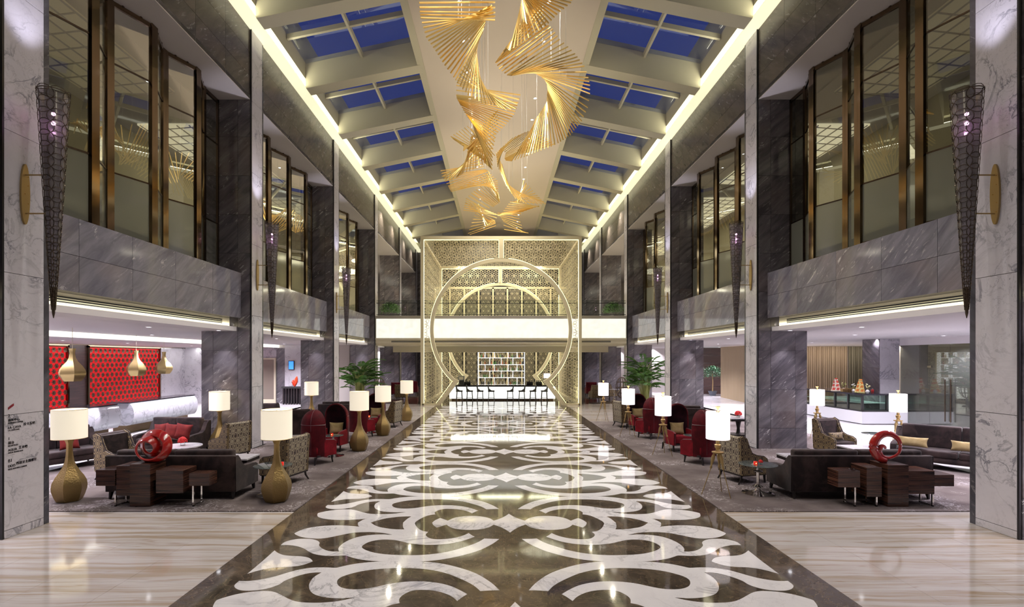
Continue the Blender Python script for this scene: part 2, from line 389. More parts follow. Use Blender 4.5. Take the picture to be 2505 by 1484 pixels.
# floor base and marble fields
fl = struct('floor', 'polished stone floor of the lobby with a patterned central runner', 'floor')
M().box(-XO, XO, Y0, YE, -.25, -.03).obj('screed', BLACK, fl)
M().box(-3.78, 3.78, Y0, 30.5, -.03, 0).obj('runner_slab', EMP, fl)
M().box(-3.78, 3.78, 30.5, YE, -.03, 0).obj('runner_slab', EMP, fl)
def tiles(x0, x1, y0, y1, nx, ny, mat, name='floor_tile'):
    L, W = (x1-x0)/nx, (y1-y0)/ny; me = M().box(-L/2+.0015, L/2-.0015, -W/2+.0015, W/2-.0015, -.03, 0).mesh('tile', mat, 0)
    for i in range(nx):
        for j in range(ny): place(name, me, fl, (x0+L*(i+.5), y0+W*(j+.5), 0))
for s in (-1, 1):
    a, b = sorted((s*3.78, s*7.56)); tiles(a, b, 4.3, 9.01, 4, 5, TRAV)
    M().box(a, b, Y0, 4.3, -.03, 0).obj('floor_slab', TRAV, fl)
    a, b = sorted((s*7.56, s*11.34)); tiles(a, b, 4.3, 9.01, 4, 5, TRAV)
    M().box(a, b, Y0, 4.3, -.03, 0).obj('floor_slab', TRAV, fl)
    a, b = sorted((s*3.78, s*11.3)); M().box(a, b, 21.9, 30.5, -.03, 0).obj('floor_slab', TRAV, fl)
    M().box(a, b, 30.5, YE, -.03, 0).obj('floor_slab', EMP, fl)
    a, b = sorted((s*11.34, s*XO)); M().box(a, b, Y0, 9.01, -.03, 0).obj('floor_slab', WHITE_F, fl)
    a, b = sorted((s*11.0, s*XO)); tiles(a, b, 9.01, 33.0, 8, 20, WHITE_F)
    a, b = sorted((s*11.3, s*XO)); M().box(a, b, 33, YE, -.03, 0).obj('floor_slab', WHITE_F, fl)
    a, b = sorted((s*3.785, s*10.99)); k = M()
    for (u, v) in ((3.785, 7.50), (9.15, 10.99)): k.box(*sorted((s*u, s*v)), 9.02, 21.88, -.028, .012)
    for (u, v) in ((9.02, 15.29), (16.16, 21.88)): k.box(*sorted((s*7.50, s*9.15)), u, v, -.028, .012)
    k = k.obj('carpet', CARPET)
    tag(k, 'mauve carpet with pale feathery scrolls under the %s' % ('brass gourd lamps' if s < 0 else 'tripod lamps'), 'carpet')
# the white scroll inlay of the runner, traced as a quarter motif
z1 = lambda p: (420+p[0]/5.964, 1260+p[1]/5.964)
z2 = lambda p: (820+p[0]/5.964, 1260+p[1]/5.964)
z3 = lambda p: (680+p[0]/7.421, 1180+p[1]/7.421)
z4 = lambda p: (940+p[0]/7.419, 1180+p[1]/7.419)
W1 = [('4',558,735),('4',330,745),('4',340,800),('4',365,848),('4',300,849),('4',200,846),('4',100,838),('3',1990,832),('3',1850,808),('3',1760,775),('3',1705,740),('3',1688,718),
 ('3',1443,735),('3',1455,775),('3',1485,800),('3',1350,788),('3',1200,778),('3',1050,775),('3',850,783),('3',650,805),('3',480,840),('3',380,878),('3',320,908),('3',300,924),
 ('3',330,948),('3',400,978),('3',500,1000),('3',620,1012),('3',760,1015),('3',900,1000),('3',1050,970),('3',1200,938),('3',1350,912),('3',1500,900),('3',1700,898),('3',1900,912),('3',2040,938),('4',150,948),
 ('3',1990,944),('3',1900,940),('3',1700,948),('3',1500,975),('3',1350,1018),('3',1220,1078),('3',1130,1145),('3',1096,1200),('3',1107,1250),
 ('3',1000,1250),('3',900,1235),('3',820,1205),('3',765,1165),('3',745,1130),('3',757,1095),('3',735,1065),('3',680,1040),('3',600,1025),('3',480,1018),('3',350,1024),('3',230,1045),('3',120,1080),('3',50,1135),
 ('3',150,1132),('3',250,1138),('3',380,1162),('3',480,1200),('3',560,1250),('3',650,1292),('3',780,1318),('3',900,1328),('3',1050,1328),('3',1220,1322),
 ('2',200,600),('2',300,630),('2',450,655),('2',600,668),('2',740,675),('2',980,676),('2',1220,675),('2',1400,662),('2',1600,637),('2',1800,597),('2',2000,545),('2',2150,490),('2',2300,412),('2',2393,345),
 ('2',2280,343),('2',2175,338),('2',2100,383),('2',2000,425),('2',1850,475),('2',1700,518),('2',1500,555),('2',1300,575),('2',1100,582),('2',900,578),('2',700,565),('2',550,540),('2',450,508),('2',400,480),('2',390,462),
 ('2',400,440),('2',450,407),('2',530,377),('2',640,358),('2',760,353),('2',880,362),('2',980,382),('2',1080,405),('2',1200,421),('2',1350,430),('2',1500,427),('2',1650,414),('2',1800,388),('2',1930,350),('2',2035,312),
 ('2',1990,288),('2',1947,258),('2',1880,290),('2',1780,320),('2',1650,342),('2',1500,349),('2',1400,340),('2',1345,315),('2',1322,287),('2',1330,265),('2',1357,242),
 ('2',1290,230),('2',1230,205),('2',1185,162),('2',1163,122)]
W2 = [('4',870,725),('4',890,770),('4',950,815),('4',1040,790),('4',1130,762),('4',1200,808),('4',1300,838),('4',1450,855),('4',1600,857),('4',1750,845),('4',1900,810),('4',1985,762),('4',2100,802),('4',2200,850),('4',2290,905)]
W3 = [('1',2049,680),('1',2042,648),('1',1990,615),('1',1880,597),('1',1750,592),('1',1640,580),('1',1560,553),('1',1500,512),('1',1311,680)]
PM = 3.224; CM = 8.42
def rect(L):
    out = []
    for z, x, y in L:
        px, py = {'1': z1, '2': z2, '3': z3, '4': z4}[z]((x, y)); X, d = G(px, py); out.append([-X, max(0, min(PM/2, CM - d))])   # |x|, v
    return out
q1, q2, q3 = rect(W1), rect(W2), rect(W3)
for i in (0, 1, 11, 12): q1[i][1] = 0
q1[-1][1] = max(q1[-1][1], .0)
q2[0][1] = 0; q2[-1][0] = 0; q2.append([0, 0])
q3[0][1] = q3[-1][1] = PM/2
def smooth_poly(P, n=3):
    out = []; L = len(P)
    for i in range(L):
        a, b, c, d = (Vector(P[(i+j) % L]) for j in (-1, 0, 1, 2))
        def sharp(p, q, r):
            u, v = (q-p), (r-q); return u.length < 1e-5 or v.length < 1e-5 or u.angle(v) > R(42) or u.length > 4*v.length or v.length > 4*u.length
        m0 = (c-b) if sharp(a, b, c) else (c-a)/2; m1 = (c-b) if sharp(b, c, d) else (d-b)/2
        for k in range(n):
            t = k/n; out.append(tuple((2*t**3-3*t*t+1)*b + (t**3-2*t*t+t)*m0 + (-2*t**3+3*t*t)*c + (t**3-t*t)*m1))
    return out
def inlay_mesh(poly):
    from mathutils.geometry import tessellate_polygon
    P = [(x, min(max(v, 0), PM/2)) for x, v in smooth_poly(poly)]
    n = len(P); tri = tessellate_polygon([[Vector((x, v, 0)) for x, v in P]])
    m = M(); m.v = [(-x, v, .0012) for x, v in P] + [(-x, v, -.003) for x, v in P]
    m.f = [tuple(t) for t in tri] + [(i, (i+1) % n, n+(i+1) % n, n+i) for i in range(n)]
    bm = bmesh.new(); me = m.mesh('inlay', INLAY, 0); bm.from_mesh(me); bmesh.ops.recalc_face_normals(bm, faces=bm.faces)
    up = [f for f in bm.faces if abs(f.normal.z) > .5]
    if up and up[0].normal.z < 0: bmesh.ops.reverse_faces(bm, faces=bm.faces)
    bm.to_mesh(me); bm.free(); return me
im = [inlay_mesh(q) for q in (q1, q2, q3)]
for k in range(-2, 7):
    for sx in (1, -1):
        for sy in (1, -1):
            for me in im: place('inlay_piece', me, fl, (0, CM + PM*k, 0), scale=(sx, sy, 1))
# outer walls
for nm, lb, b in (('wall_left', 'outer white marble wall behind the reception', (-XO-.2, -19.2, Y0, YE, -.2, 14.6)), ('wall_right', 'outer wall on the side of the glass partition', (25.0, XO+.2, Y0, YE, -.2, 14.6)),
              ('wall_back', 'far end wall of the hall', (-XO, XO, YE, YE+.2, -.2, 14.8)), ('wall_front', 'wall behind the viewer', (-XO, XO, Y0-.2, Y0, -.2, 14.8))):
    o = struct(nm, lb, 'wall'); M().box(*b).obj('wall_surface', WHITE_M if nm == 'wall_left' else SOFF, o, 0)
# columns
ZT = 12.57
zsC = [0, .62, 1.78, 2.94, 3.54, 4.7, 5.86, 7.02, 8.18, 9.34, 10.48]
ORD = ['beside the viewer', 'nearest in view', 'second from the viewer', 'third from the viewer', 'fourth from the viewer', 'fifth from the viewer', 'farthest']
for s in (-1, 1):
    for k, y in enumerate(FR):
        c = struct('column', 'tall granite clad column with white marble inset, %s on the %s side' % (ORD[k], 'reception' if s < 0 else 'cafe'), 'column', (s*AX, y, 0))
        G1 = GRAN_L
        x0, x1 = sorted((s*.045, s*1.50))
        M().box(x0, x1, .03, .82, 0, 14.4).obj('core', GRAN_D, c, 0)
        slabs(c, G1, 'granite_slab', 'y', .015, 0, 0, 0, 0, [x0 + (x1-x0)*t for t in ((0, .24, .75, 1) if s < 0 else (0, .25, .76, 1))], zsC)
        slabs(c, WHITE_M, 'marble_slab', 'x', s*.02, .0, .70, 0, 0, [.03, .70], [0, .12, 1.85, 4.0, 6.15, 8.3, 10.45, ZT], th=.04)
        M().box(*sorted((s*.02, s*.06)), .70, .82, 0, ZT).obj('dark_edge', GRAN_D, c, 0)
        M().box(*sorted((-s*.002, s*.03)), .0, .03, 0, ZT).obj('metal_edge', STEEL, c, 0)
# bays: parapet, soffit, fascia, lower ceiling edge, vent
OB = ['beside the viewer', 'between the nearest and second columns', 'between the second and third columns', 'between the third and fourth columns', 'x', 'y']
OW = ['overhead', 'first', 'second', 'third', 'fourth', 'fifth', 'sixth', 'seventh', 'eighth', 'ninth', 'tenth', 'eleventh', 'twelfth', 'thirteenth', 'fourteenth', 'farthest']
BAYS = [(FR[k]+.82, FR[k+1]) for k in range(6)]
pan_cache = {}
par_y = [0, .112, .225, .34, .48, .62, .80, 1.0]
for s in (-1, 1):
    side = 'reception' if s < 0 else 'cafe'
    wl = struct('wall_%s_fascia' % ('left' if s < 0 else 'right'), 'brown grey stone fascia under the cove light, %s side' % side, 'wall')
    sf = struct('trim_%d' % (1 if s < 0 else 2), 'pale soffit between the columns above the gallery windows, %s side' % side, 'trim')
    for k, (a, b) in enumerate(BAYS):
        x = s*(AX+.045)
        slabs(wl, GRAN_F, 'fascia_slab', 'x', x+s*.02, a, b, 0, 0, 5, [10.48, 11.17, 11.87, ZT], th=.04)
        M().box(*sorted((x+s*.04, x+s*.3)), a, b, 10.50, 14.4).obj('fascia_core', BLACK, wl, 0)
        M().box(*sorted((x, s*9.1)), a, b, 10.46, 10.60).obj('soffit_board', SOFF, sf, 0)
        if k > 3: continue
        p = struct('wall_%s_parapet' % ('left' if s < 0 else 'right'), 'blue grey polished stone parapet of the gallery bay %s, %s side' % (OB[k], side), 'wall')
        a0 = a; xx = s*7.89
        slabs(p, GRAN_P if s < 0 else GRAN_PR, 'parapet_slab', 'x', xx+s*.02, a, b, 0, 0, [a+(b-a)*t for t in (0, .14, .34, .55, .78, 1)], [3.91, 4.58, 5.27], th=.04)
        M().box(*sorted((xx+s*.04, s*8.75)), a, b, 3.915, 5.265).obj('parapet_core', GRAN_D, p, 0)
        t = struct('trim_%d' % (3 if s < 0 else 4), 'cream edge of the low ceiling under the parapet %s, %s side' % (OB[k], side), 'trim')
        M().box(*sorted((s*8.17, s*8.7)), a, b-.12, 3.62, 3.912).obj('fascia_board', CREAM, t, 0)
        M().box(*sorted((s*8.02, s*8.75)), a, b, 3.53, 3.655).obj('lip', CEILW, t, 0)
        v = thing('air_vent', 'long slotted air vent under the parapet %s, %s side' % (OB[k], side), 'vent', (s*8.17, (a+b)/2, 3.785))
        L = (b-a)*.43
        M().box(*sorted((-s*.004, s*.02)), -L, L, -.075, .075).obj('frame', CREAM, v, 0)
        sm = M().box(*sorted((-s*.008, s*.0)), -L+.05, L-.05, -.014, .014).mesh('slot', BLACK, 0)
        for q in (-.045, 0, .045): place('slot', sm, v, (0, 0, q))
# low ceilings with downlights
for s in (-1, 1):
    cl = struct('ceiling_low', 'white low ceiling over the %s aisle' % ('reception' if s < 0 else 'cafe'), 'ceiling')
    if s < 0:
        M().box(-13.5, -8.72, Y0, YE, 3.53, 3.9).box(-13.5, -9.1, FR[0], YE, 3.9, 5.2).obj('ceiling_board', CEILW, cl, 0)
        M().box(-XO, -13.5, Y0, YE, 3.36, 5.2).obj('ceiling_board', CEILW, cl, 0)
        M().box(-13.5, -13.48, Y0, YE, 3.375, 3.53).obj('cove_strip', glow('reception_cove', (1, .97, .86), 2.2), cl, 0)
    else:
        M().box(8.72, XO, Y0, YE, 3.53, 3.9).box(9.1, XO, FR[0], YE, 3.9, 5.2).obj('ceiling_board', CEILW, cl, 0)
dm = M().lathe([(.0, -.004), (.055, -.004), (.055, 0)], 12, cap=False).mesh('lens', glow('downlight_lens', (.95, .95, 1), 14), 0)
rm = M().lathe([(.056, -.001), (.056, -.009), (.075, -.009), (.078, 0)], 14, cap=False).mesh('rim', CEILW)
def downlight(name, label, loc, grp):
    t = thing(name, label, 'light', loc, 0, grp); place('lens', dm, t); place('rim', rm, t)
for i, (x, y) in enumerate(LOW):
    if 3 < y < 51: downlight('downlight', 'small round recessed downlight in the white low ceiling over the %s aisle' % ('reception' if x < 0 else 'cafe'), (x, y, 3.53 if x > -13.5 else 3.36), 'low ceiling downlights ' + ('reception side' if x < 0 else 'cafe side'))
for i, (x, y) in enumerate(HIGH):
    if y > 7: downlight('downlight', 'small round downlight in the flat beige high ceiling, row on the %s side' % ('reception' if x < 0 else 'cafe'), (x, y, 13.45), 'high ceiling downlights ' + ('reception side' if x < 0 else 'cafe side'))
# high ceiling: flat middle, ledges, sloping beams, skylights
PH = 2.92; ZP = 13.45; SL = .205; XL = 7.20
hc = struct('ceiling', 'pitched hall ceiling with a flat beige middle and sloping plaster beams', 'ceiling')
M().box(-PH, PH, Y0, YE, ZP, ZP+.2).obj('flat_panel', PANEL, hc, 0)
for s in (-1, 1):
    M().box(*sorted((s*XL, s*7.62)), Y0, YE, ZT, ZT+.03).obj('ledge', LEDGE, hc, 0)
    M().box(*sorted((s*(XL+.02), s*(XL+.3))), Y0, YE, ZT+.35, 14.5).obj('side_upstand', PLAST, hc, 0)
    M().box(*sorted((s*7.6, s*XO)), Y0, YE, 14.35, 14.6).obj('roof_slab', PLAST, hc, 0)
    M().box(*sorted((s*(PH-.02), s*(PH+.22))), Y0, YE, ZP-.02, 14.75).obj('inner_upstand', PLAST, hc, 0)
    zb = lambda x: ZT + SL*(XL-x)
    pb = [(s*(XL+.02), zb(XL)), (s*PH, zb(PH)), (s*PH, zb(PH)+1.1), (s*(XL+.02), zb(XL)+1.05)]
    bme = M().prism(pb, 0, .52).mesh('beam', PLAST, 0)
    k = -5
    while 14.82+3.845*k < YE:
        y = 14.82+3.845*k; k += 1
        if y < Y0: continue
        place('beam', bme, hc, (0, y, 0))
        y0, y1 = y+.52, y+3.845; gz = lambda x: zb(x)+.90
        w = thing('skylight', 'dusk blue skylight of four panes in the sloping ceiling, %s well on the %s side' % (OW[min(k+4, 15)], 'reception' if s < 0 else 'cafe'), 'window', kind='structure')
        xm = (XL+PH+.2)/2; ym = (y0+y1)/2
        for (xa, xb) in ((PH+.22, xm), (xm, XL)):
            for (ya, yb) in ((y0, ym), (ym, y1)):
                M().prism([(s*xa, gz(xa)), (s*xb, gz(xb)), (s*xb, gz(xb)+.015), (s*xa, gz(xa)+.015)], ya, yb).obj('pane', GLSKY, w, 0)
        M().prism([(s*(PH+.2), gz(PH+.2)-.16), (s*XL, gz(XL)-.16), (s*XL, gz(XL)), (s*(PH+.2), gz(PH+.2))], ym-.05, ym+.05).obj('crossbar', PLAST, w, 0)
        M().box(*sorted((s*xm-.04, s*xm+.04)), y0, y1, gz(xm)-.2, gz(xm)-.02).obj('glazing_bar', PLAST, w, 0)
# galleries behind the folding bronze windows
for s in (-1, 1):
    g = struct('wall_gallery_%s' % ('left' if s < 0 else 'right'), 'upper gallery behind the folding bronze windows, %s side' % ('reception' if s < 0 else 'cafe'), 'wall')
    M().box(*sorted((s*12.6, s*12.8)), Y0, YE, 5.2, 10.6).obj('gallery_wall', BED, g, 0)
    M().box(*sorted((s*9.1, s*12.8)), Y0, YE, 10.40, 10.6).obj('gallery_ceiling', SOFF, g, 0)
    M().box(*sorted((s*12.55, s*12.6)), Y0, YE, 5.2, 7.0).obj('dado', WOODD, g, 0)
    for k, (a, b) in enumerate(BAYS[1:5]):
        M().box(*sorted((s*9.5, s*12.0)), a+.6, b-.6, 10.34, 10.40).obj('light_ceiling', glow('gallery_light_ceiling_%d_%d' % (s, k), (1, .93, .72), .06 if k < 1 else .8), g, 0)
        grid = M()
        for i in range(11): grid.bar((s*9.5, a+.6+i*.56, 10.33), (s*12.0, a+.6+(i+.7)*.56, 10.33), .03)
        for i in range(7): grid.bar((s*(9.5+i*.4), a+.6, 10.33), (s*(9.5+i*.4), b-.6, 10.33), .03)
        grid.obj('light_grid', SOFF, g, 0)
    for k, (a, b) in enumerate(BAYS[0:4]):
        w = struct('window_%d' % (k+1 if s < 0 else k+5), 'folding gallery window with polished bronze frames %s above the %s aisle' % (OB[k], 'reception' if s < 0 else 'cafe'), 'window')
        V, P_ = s*8.57, s*8.19
        pts = [(V, b), (V, b-.74), (P_, b-1.67), (V, b-2.51), (P_, b-3.42), (V, b-4.33), (P_, b-5.17), (V, b-6.10), (V, b-6.86)]
        for i, ((xa, ya), (xb, yb)) in enumerate(zip(pts[:-1], pts[1:])):
            A, B = Vector((xa, ya, 0)), Vector((xb, yb, 0)); d = (B-A).normalized(); 
            pn = place('window_panel', None, w); flat = i in (0, 7); Z0, Z1 = 5.28, 10.44
            f = M(); fw = .035 if flat else .11
            for q in (A+d*fw/2, B-d*fw/2): f.bar(q+Vector((0,0,Z0)), q+Vector((0,0,Z1)), .05 if flat else .09, .10)
            for z in (Z0+.06, Z1-.05): f.bar(A+Vector((0,0,z)), B+Vector((0,0,z)), .05, .10)
            f.obj('frame', BRONZD if flat else BRONZE, pn, 0)
            t = M()
            for z in (6.73, 9.1): t.bar(A+Vector((0,0,z)), B+Vector((0,0,z)), .02, .035)
            t.obj('transom', BRONZD, pn, 0)
            if not flat:
                cp = M()
                for q in (A+d*.3, B-d*.3): cp.bar(q+Vector((0,0,Z1-.02)), q+Vector((0,0,Z1+.03)), .05)
                cp.obj('clip', BRONZD, pn, 0)
            u = Vector((d.y, -d.x, 0))*.006
            for (za, zb_, gm) in ((Z0+.1, 6.71, GLF), (6.75, 9.08, GLW), (9.12, Z1-.08, GLW)):
                a_, b_ = A+d*.05, B-d*.05
                M().add([a_+u+Vector((0,0,za)), b_+u+Vector((0,0,za)), b_+u+Vector((0,0,zb_)), a_+u+Vector((0,0,zb_))], [(0,1,2,3)]).obj('pane', gm, pn, 0)
            for z in (Z0+.02,):
                pass
# ------------------------------------------------------------------ bridge at the far end
br = struct('bridge', 'glowing backlit onyx bridge crossing the far end of the hall', 'bridge', (0, 30.7, 0))
M().box(-7.5, 7.5, .0, .03, 3.94, 5.10).obj('onyx_panel', ONYX, br, 0)
M().box(-7.55, 7.55, -.04, .12, 5.10, 5.28).obj('coping', plain('bridge_stone', (.45, .42, .36), .3), br, 0)
M().box(-7.55, 7.55, -.02, .12, 3.84, 3.94).obj('lower_band', CREAM, br, 0)
M().box(-7.55, 7.55, .04, 2.6, 3.62, 5.10).obj('bridge_deck', CREAM, br, 0)
M().box(-7.55, 7.55, .12, 2.7, 3.50, 3.62).obj('edge_band', CREAM, br, 0)
v = thing('air_vent', 'long dark slot vent under the glowing bridge', 'vent', (0, 30.735, 3.73))
M().box(-6.6, 6.6, 0, .02, -.05, .05).obj('slot', plain('vent_grey', (.16, .15, .12), .6), v, 0)
M().box(-6.65, 6.65, .004, .02, -.07, .07).obj('frame', CREAM, v, 0)
gr = thing('glass_balustrade', 'clear glass balustrade with dark handrails on the glowing bridge', 'balustrade', (0, 30.75, 5.28))
for i in range(8): M().box(-7.5+i*1.875+.01, -7.5+(i+1)*1.875-.01, 0, .015, 0, .95).obj('pane', GLC, gr, 0)
M().bar((-7.5, 0, .76), (7.5, 0, .76), .035).obj('handrail', STEEL, gr, 0)
M().bar((-7.5, 0, .90), (7.5, 0, .90), .012).obj('top_wire', STEEL, gr, 0)
M().bar((-7.5, 0, .07), (7.5, 0, .07), .03).obj('bottom_rail', STEEL, gr, 0)
M().box(-7.5, 7.5, 35.6, 36.0, 3.15, 3.62).obj('ceiling_beam', CREAM).__setitem__('kind', 'structure')
bpy.data.objects['ceiling_beam']['label'] = 'cream ceiling beam spanning above the bar'; bpy.data.objects['ceiling_beam']['category'] = 'beam'
o = struct('ceiling_bar', 'cream ceiling over the bar behind the bridge', 'ceiling'); M().box(-4.5, 4.5, 33.3, 35.7, 3.55, 3.6).obj('ceiling_board', CREAM, o, 0)
# far side rooms
for s in (-1, 1):
    o = struct('wall_back_low', 'grey granite wall closing the far end under the gallery, %s side' % ('reception' if s < 0 else 'cafe'), 'wall')
    slabs(o, GRAN_L, 'granite_slab', 'y', 47.5, 0, 0, 0, 0, [s*4.7+s*i*1.0 if s > 0 else -8.7+i*1.0 for i in range(5)], [0, 1.16, 2.32, 3.5, 4.66, 5.82, 6.98, 8.14, 9.3, 10.48, 11.6, 12.57])
    g = glow('slatted_light', (.85, .93, 1), 1.0)
    t = thing('slatted_light_panel', 'tall white slatted light strip beside the far granite wall, %s side' % ('reception' if s < 0 else 'cafe'), 'light', (s*9.0, 44, 0))
    for i in range(14): M().box(-.25, .25, 0, .03, 1.6+i*.13, 1.69+i*.13).obj('slat', g, t, 0)
    M().box(-.27, .27, .03, .07, 0, 3.5).obj('back_board', STEEL, t, 0)
# ------------------------------------------------------------------ lattice portal
def lattice(inside, x0, x1, z0, z1, a=.56, kr=.80, kt=.75, T=.02):
    """pierced screen of six-petal rosettes in the XZ plane, thin ribs with depth"""
    m = M(); h = a*math.sqrt(3)/2; x0 -= a; z0 -= h; rows = int((z1-z0)/h)+2; cols = int((x1-x0)/a)+2
    pet = []
    for k in range(6):
        an = math.pi/6 + k*math.pi/3; ca, sa = math.cos(an), math.sin(an)
        base = [(.015, 0), (.075, .042), (.125, .064), (.168, .046), (.188, 0), (.168, -.046), (.125, -.064), (.075, -.042)]
        c = .12; o_ = [(r*a/.37, t*a/.37) for r, t in base]; i_ = [((c+(r-c)*kr)*a/.37, t*kt*a/.37) for r, t in base]
        pet.append([[(r*ca-t*sa, r*sa+t*ca) for r, t in L] for L in (o_, i_)])
    for j in range(rows):
        for i in range(cols):
            cx = x0+(i+(.5 if j % 2 else 0))*a; cz = z0+j*h
            for o_, i_ in pet:
                if not inside(cx+sum(p[0] for p in o_)/8, cz+sum(p[1] for p in o_)/8): continue
                n = len(m.v)
                m.v += [(cx+x, 0, cz+z) for x, z in o_] + [(cx+x, 0, cz+z) for x, z in i_] + [(cx+x, T, cz+z) for x, z in i_]
                for q in range(8):
                    r = (q+1) % 8; m.f += [(n+q, n+r, n+8+r, n+8+q), (n+8+q, n+8+r, n+16+r, n+16+q)]
    m.m = [0]*len(m.f); return m
PW = 4.67; PT = 9.80; CZ = HC + (CY-805.5)*29.6/FPX; CR = 4.12
TIP = (2.58, HC-(931.4-CY)*29.6/FPX); FOOT = 3.55
def out_circle(x, z, r=CR):
    x = abs(x)
    if z < TIP[1]: return x > TIP[0] + (FOOT-TIP[0])*(TIP[1]-z)/TIP[1]
    return x*x+(z-CZ)**2 > r*r
def portal_face(parent, lat):
    f = M(); T = .22
    f.box(-PW, -PW+.17, 0, T, 0, PT); f.box(PW-.17, PW, 0, T, 0, PT); f.box(-PW, PW, -.002, T+.002, PT-.19, PT); f.box(-.12, .12, 0, T, CZ+CR-.02, PT)
    f.obj('outer_frame', LATT, parent, 0)
    for s in (-1, 1):     # ring half with keyhole foot
        a_end = math.atan2(TIP[1]-CZ, TIP[0]); n = 48; out = []; inn = []
        for i in range(n+1):
            a = math.pi/2 + (a_end-math.pi/2)*i/n
            out.append((s*(CR)*math.cos(a), CZ+CR*math.sin(a))); inn.append((s*(CR-.19)*math.cos(a), CZ+(CR-.19)*math.sin(a)))
        out[-1] = (s*(TIP[0]+.16), TIP[1]); inn[-1] = (s*(TIP[0]-.14), TIP[1])
        out += [(s*(FOOT+.16), .10), (s*(PW-.1), .10), (s*(PW-.1), 0)]; inn += [(s*(FOOT-.02), .0), (s*(FOOT+.1), 0), (s*(PW-.3), 0)]
        m = M(); L = len(out)
        m.v = [(x, 0, z) for x, z in out]+[(x, 0, z) for x, z in inn]+[(x, T, z) for x, z in out]+[(x, T, z) for x, z in inn]
        for i in range(L-1): m.f += [(i, i+1, L+i+1, L+i), (2*L+i, 3*L+i, 3*L+i+1, 2*L+i+1), (i, 2*L+i, 2*L+i+1, i+1), (L+i, L+i+1, 3*L+i+1, 3*L+i)]
        m.m = [0]*len(m.f); bm = bmesh.new(); me = m.mesh('ring', LATT, 0); bm.from_mesh(me); bmesh.ops.recalc_face_normals(bm, faces=bm.faces); bm.to_mesh(me); bm.free()
        place('ring_frame', me, parent)
        e = M()   # led strips along the openings of the lattice
        pts = [(s*(CR+.03)*math.cos(math.pi/2+(a_end-math.pi/2)*i/n), .05, CZ+(CR+.03)*math.sin(math.pi/2+(a_end-math.pi/2)*i/n)) for i in range(2, n)]
        for p, q in zip(pts[:-1], pts[1:]): e.bar(p, q, .02)
        e.bar((s*(TIP[0]+.24), .05, TIP[1]), (s*(FOOT+.22), .05, .13), .02); e.bar((s*(PW-.19), .05, .12), (s*(PW-.19), .05, PT-.21), .025)
        e.bar((s*.14, .05, PT-.21), (s*(PW-.19), .05, PT-.21), .03); e.bar((s*.14, .05, CZ+CR+.03), (s*.14, .05, PT-.21), .02)
        e.obj('led_strip', LEDLIT, parent, 0)
    place('lattice', lat, parent, (0, .08, 0), kind='stuff')
pt = thing('moon_gate_portal', 'tall champagne lattice portal with a keyhole moon gate at the end of the runner', 'portal', (0, 29.6, 0))
inside = lambda x, z: .12 < z < PT-.22 and .16 < abs(x) < PW-.2 and out_circle(abs(x)-.04, z, CR+.02)
lat = lattice(inside, -PW+.4, PW, .34, PT).mesh('lattice', LATT, 0)
fr = place('front_face', None, pt); portal_face(fr, lat)
bk = place('back_face', None, pt, (0, 9.6, 0)); portal_face(bk, lat)
sidel = lattice(lambda x, z: (not (z > 3.40 and z < 5.4 and x < 3.9)) and .1 < z < PT-.2 and .1 < x < 9.35, .3, 9.3, .3, PT, .60, .86, .82, .008).mesh('side_lattice', LATT, 0)
for s in (-1, 1):
    sd = place('side_face', None, pt, (s*(PW-.08), .2, 0), (0, 0, R(90)))
    place('lattice', sidel, sd, kind='stuff')
    M().box(0, 9.4, -.06, .06, PT-.16, PT).obj('top_rail', LATT, sd, 0); M().box(0, 9.4, -.06, .06, 0, .12).obj('bottom_rail', LATT, sd, 0)
topl = lattice(lambda x, z: abs(x) < PW-.15 and .1 < z < 9.4, -PW+.3, PW, .3, 9.3, .60, .86, .82, .008).mesh('top_lattice', LATT, 0)
tf = place('top_face', None, pt, (0, .1, PT-.05), (R(-90), 0, 0))
place('lattice', topl, tf, (0, 0, 0), kind='stuff')
for s in (-1, 1):
    lamp('AREA', 'lattice_fill_light', (s*4.2, 30.4, .3), 40, (1, .95, .68), .3, (R(160), 0, 0))  # added from below to brighten the lattice
    lamp('AREA', 'portal_top_light', (s*2.6, 33, 9.5), 70, (1, .95, .68), 3.0)
    lamp('AREA', 'portal_back_light', (s*2.6, 38.4, 9.5), 50, (1, .95, .68), 2.0, (R(20), 0, 0))
# back screen behind the bar
bs = thing('lattice_screen', 'wide pierced champagne screen of tall panels behind the bar', 'screen', (0, 41, 0))
lm = lattice(lambda x, z: .05 < x < .95 and .1 < z < 8.3, .1, .9, .3, 8.3, .40).mesh('screen_lattice', LATT, 0)
for i in range(9):
    x = -5.2+i*1.155; pn = place('screen_panel', None, bs, (x, 0, 0))
    place('lattice', lm, pn, (.08, 0, 0), kind='stuff')
    M().box(-.07, .07, -.03, .06, 0, 8.4).obj('post', LATT, pn, 0)
M().box(-5.3, 5.3, -.03, .06, 8.3, 8.45).obj('top_rail', LATT, bs, 0)
o = struct('wall_back_bar', 'dark wall behind the pierced bar screen', 'wall'); M().box(-5.4, 5.4, 41.6, 41.8, 0, 12.4).obj('wall_surface', BLACK, o, 0)
lamp('AREA', 'screen_wash', (0, 39.6, 8.0), 110, (1, .96, .7), 9, (R(-25), 0, 0), .3)
lamp('AREA', 'bar_wash', (0, 39.4, 3.4), 90, (1, .97, .75), 8, (R(-35), 0, 0), .3)
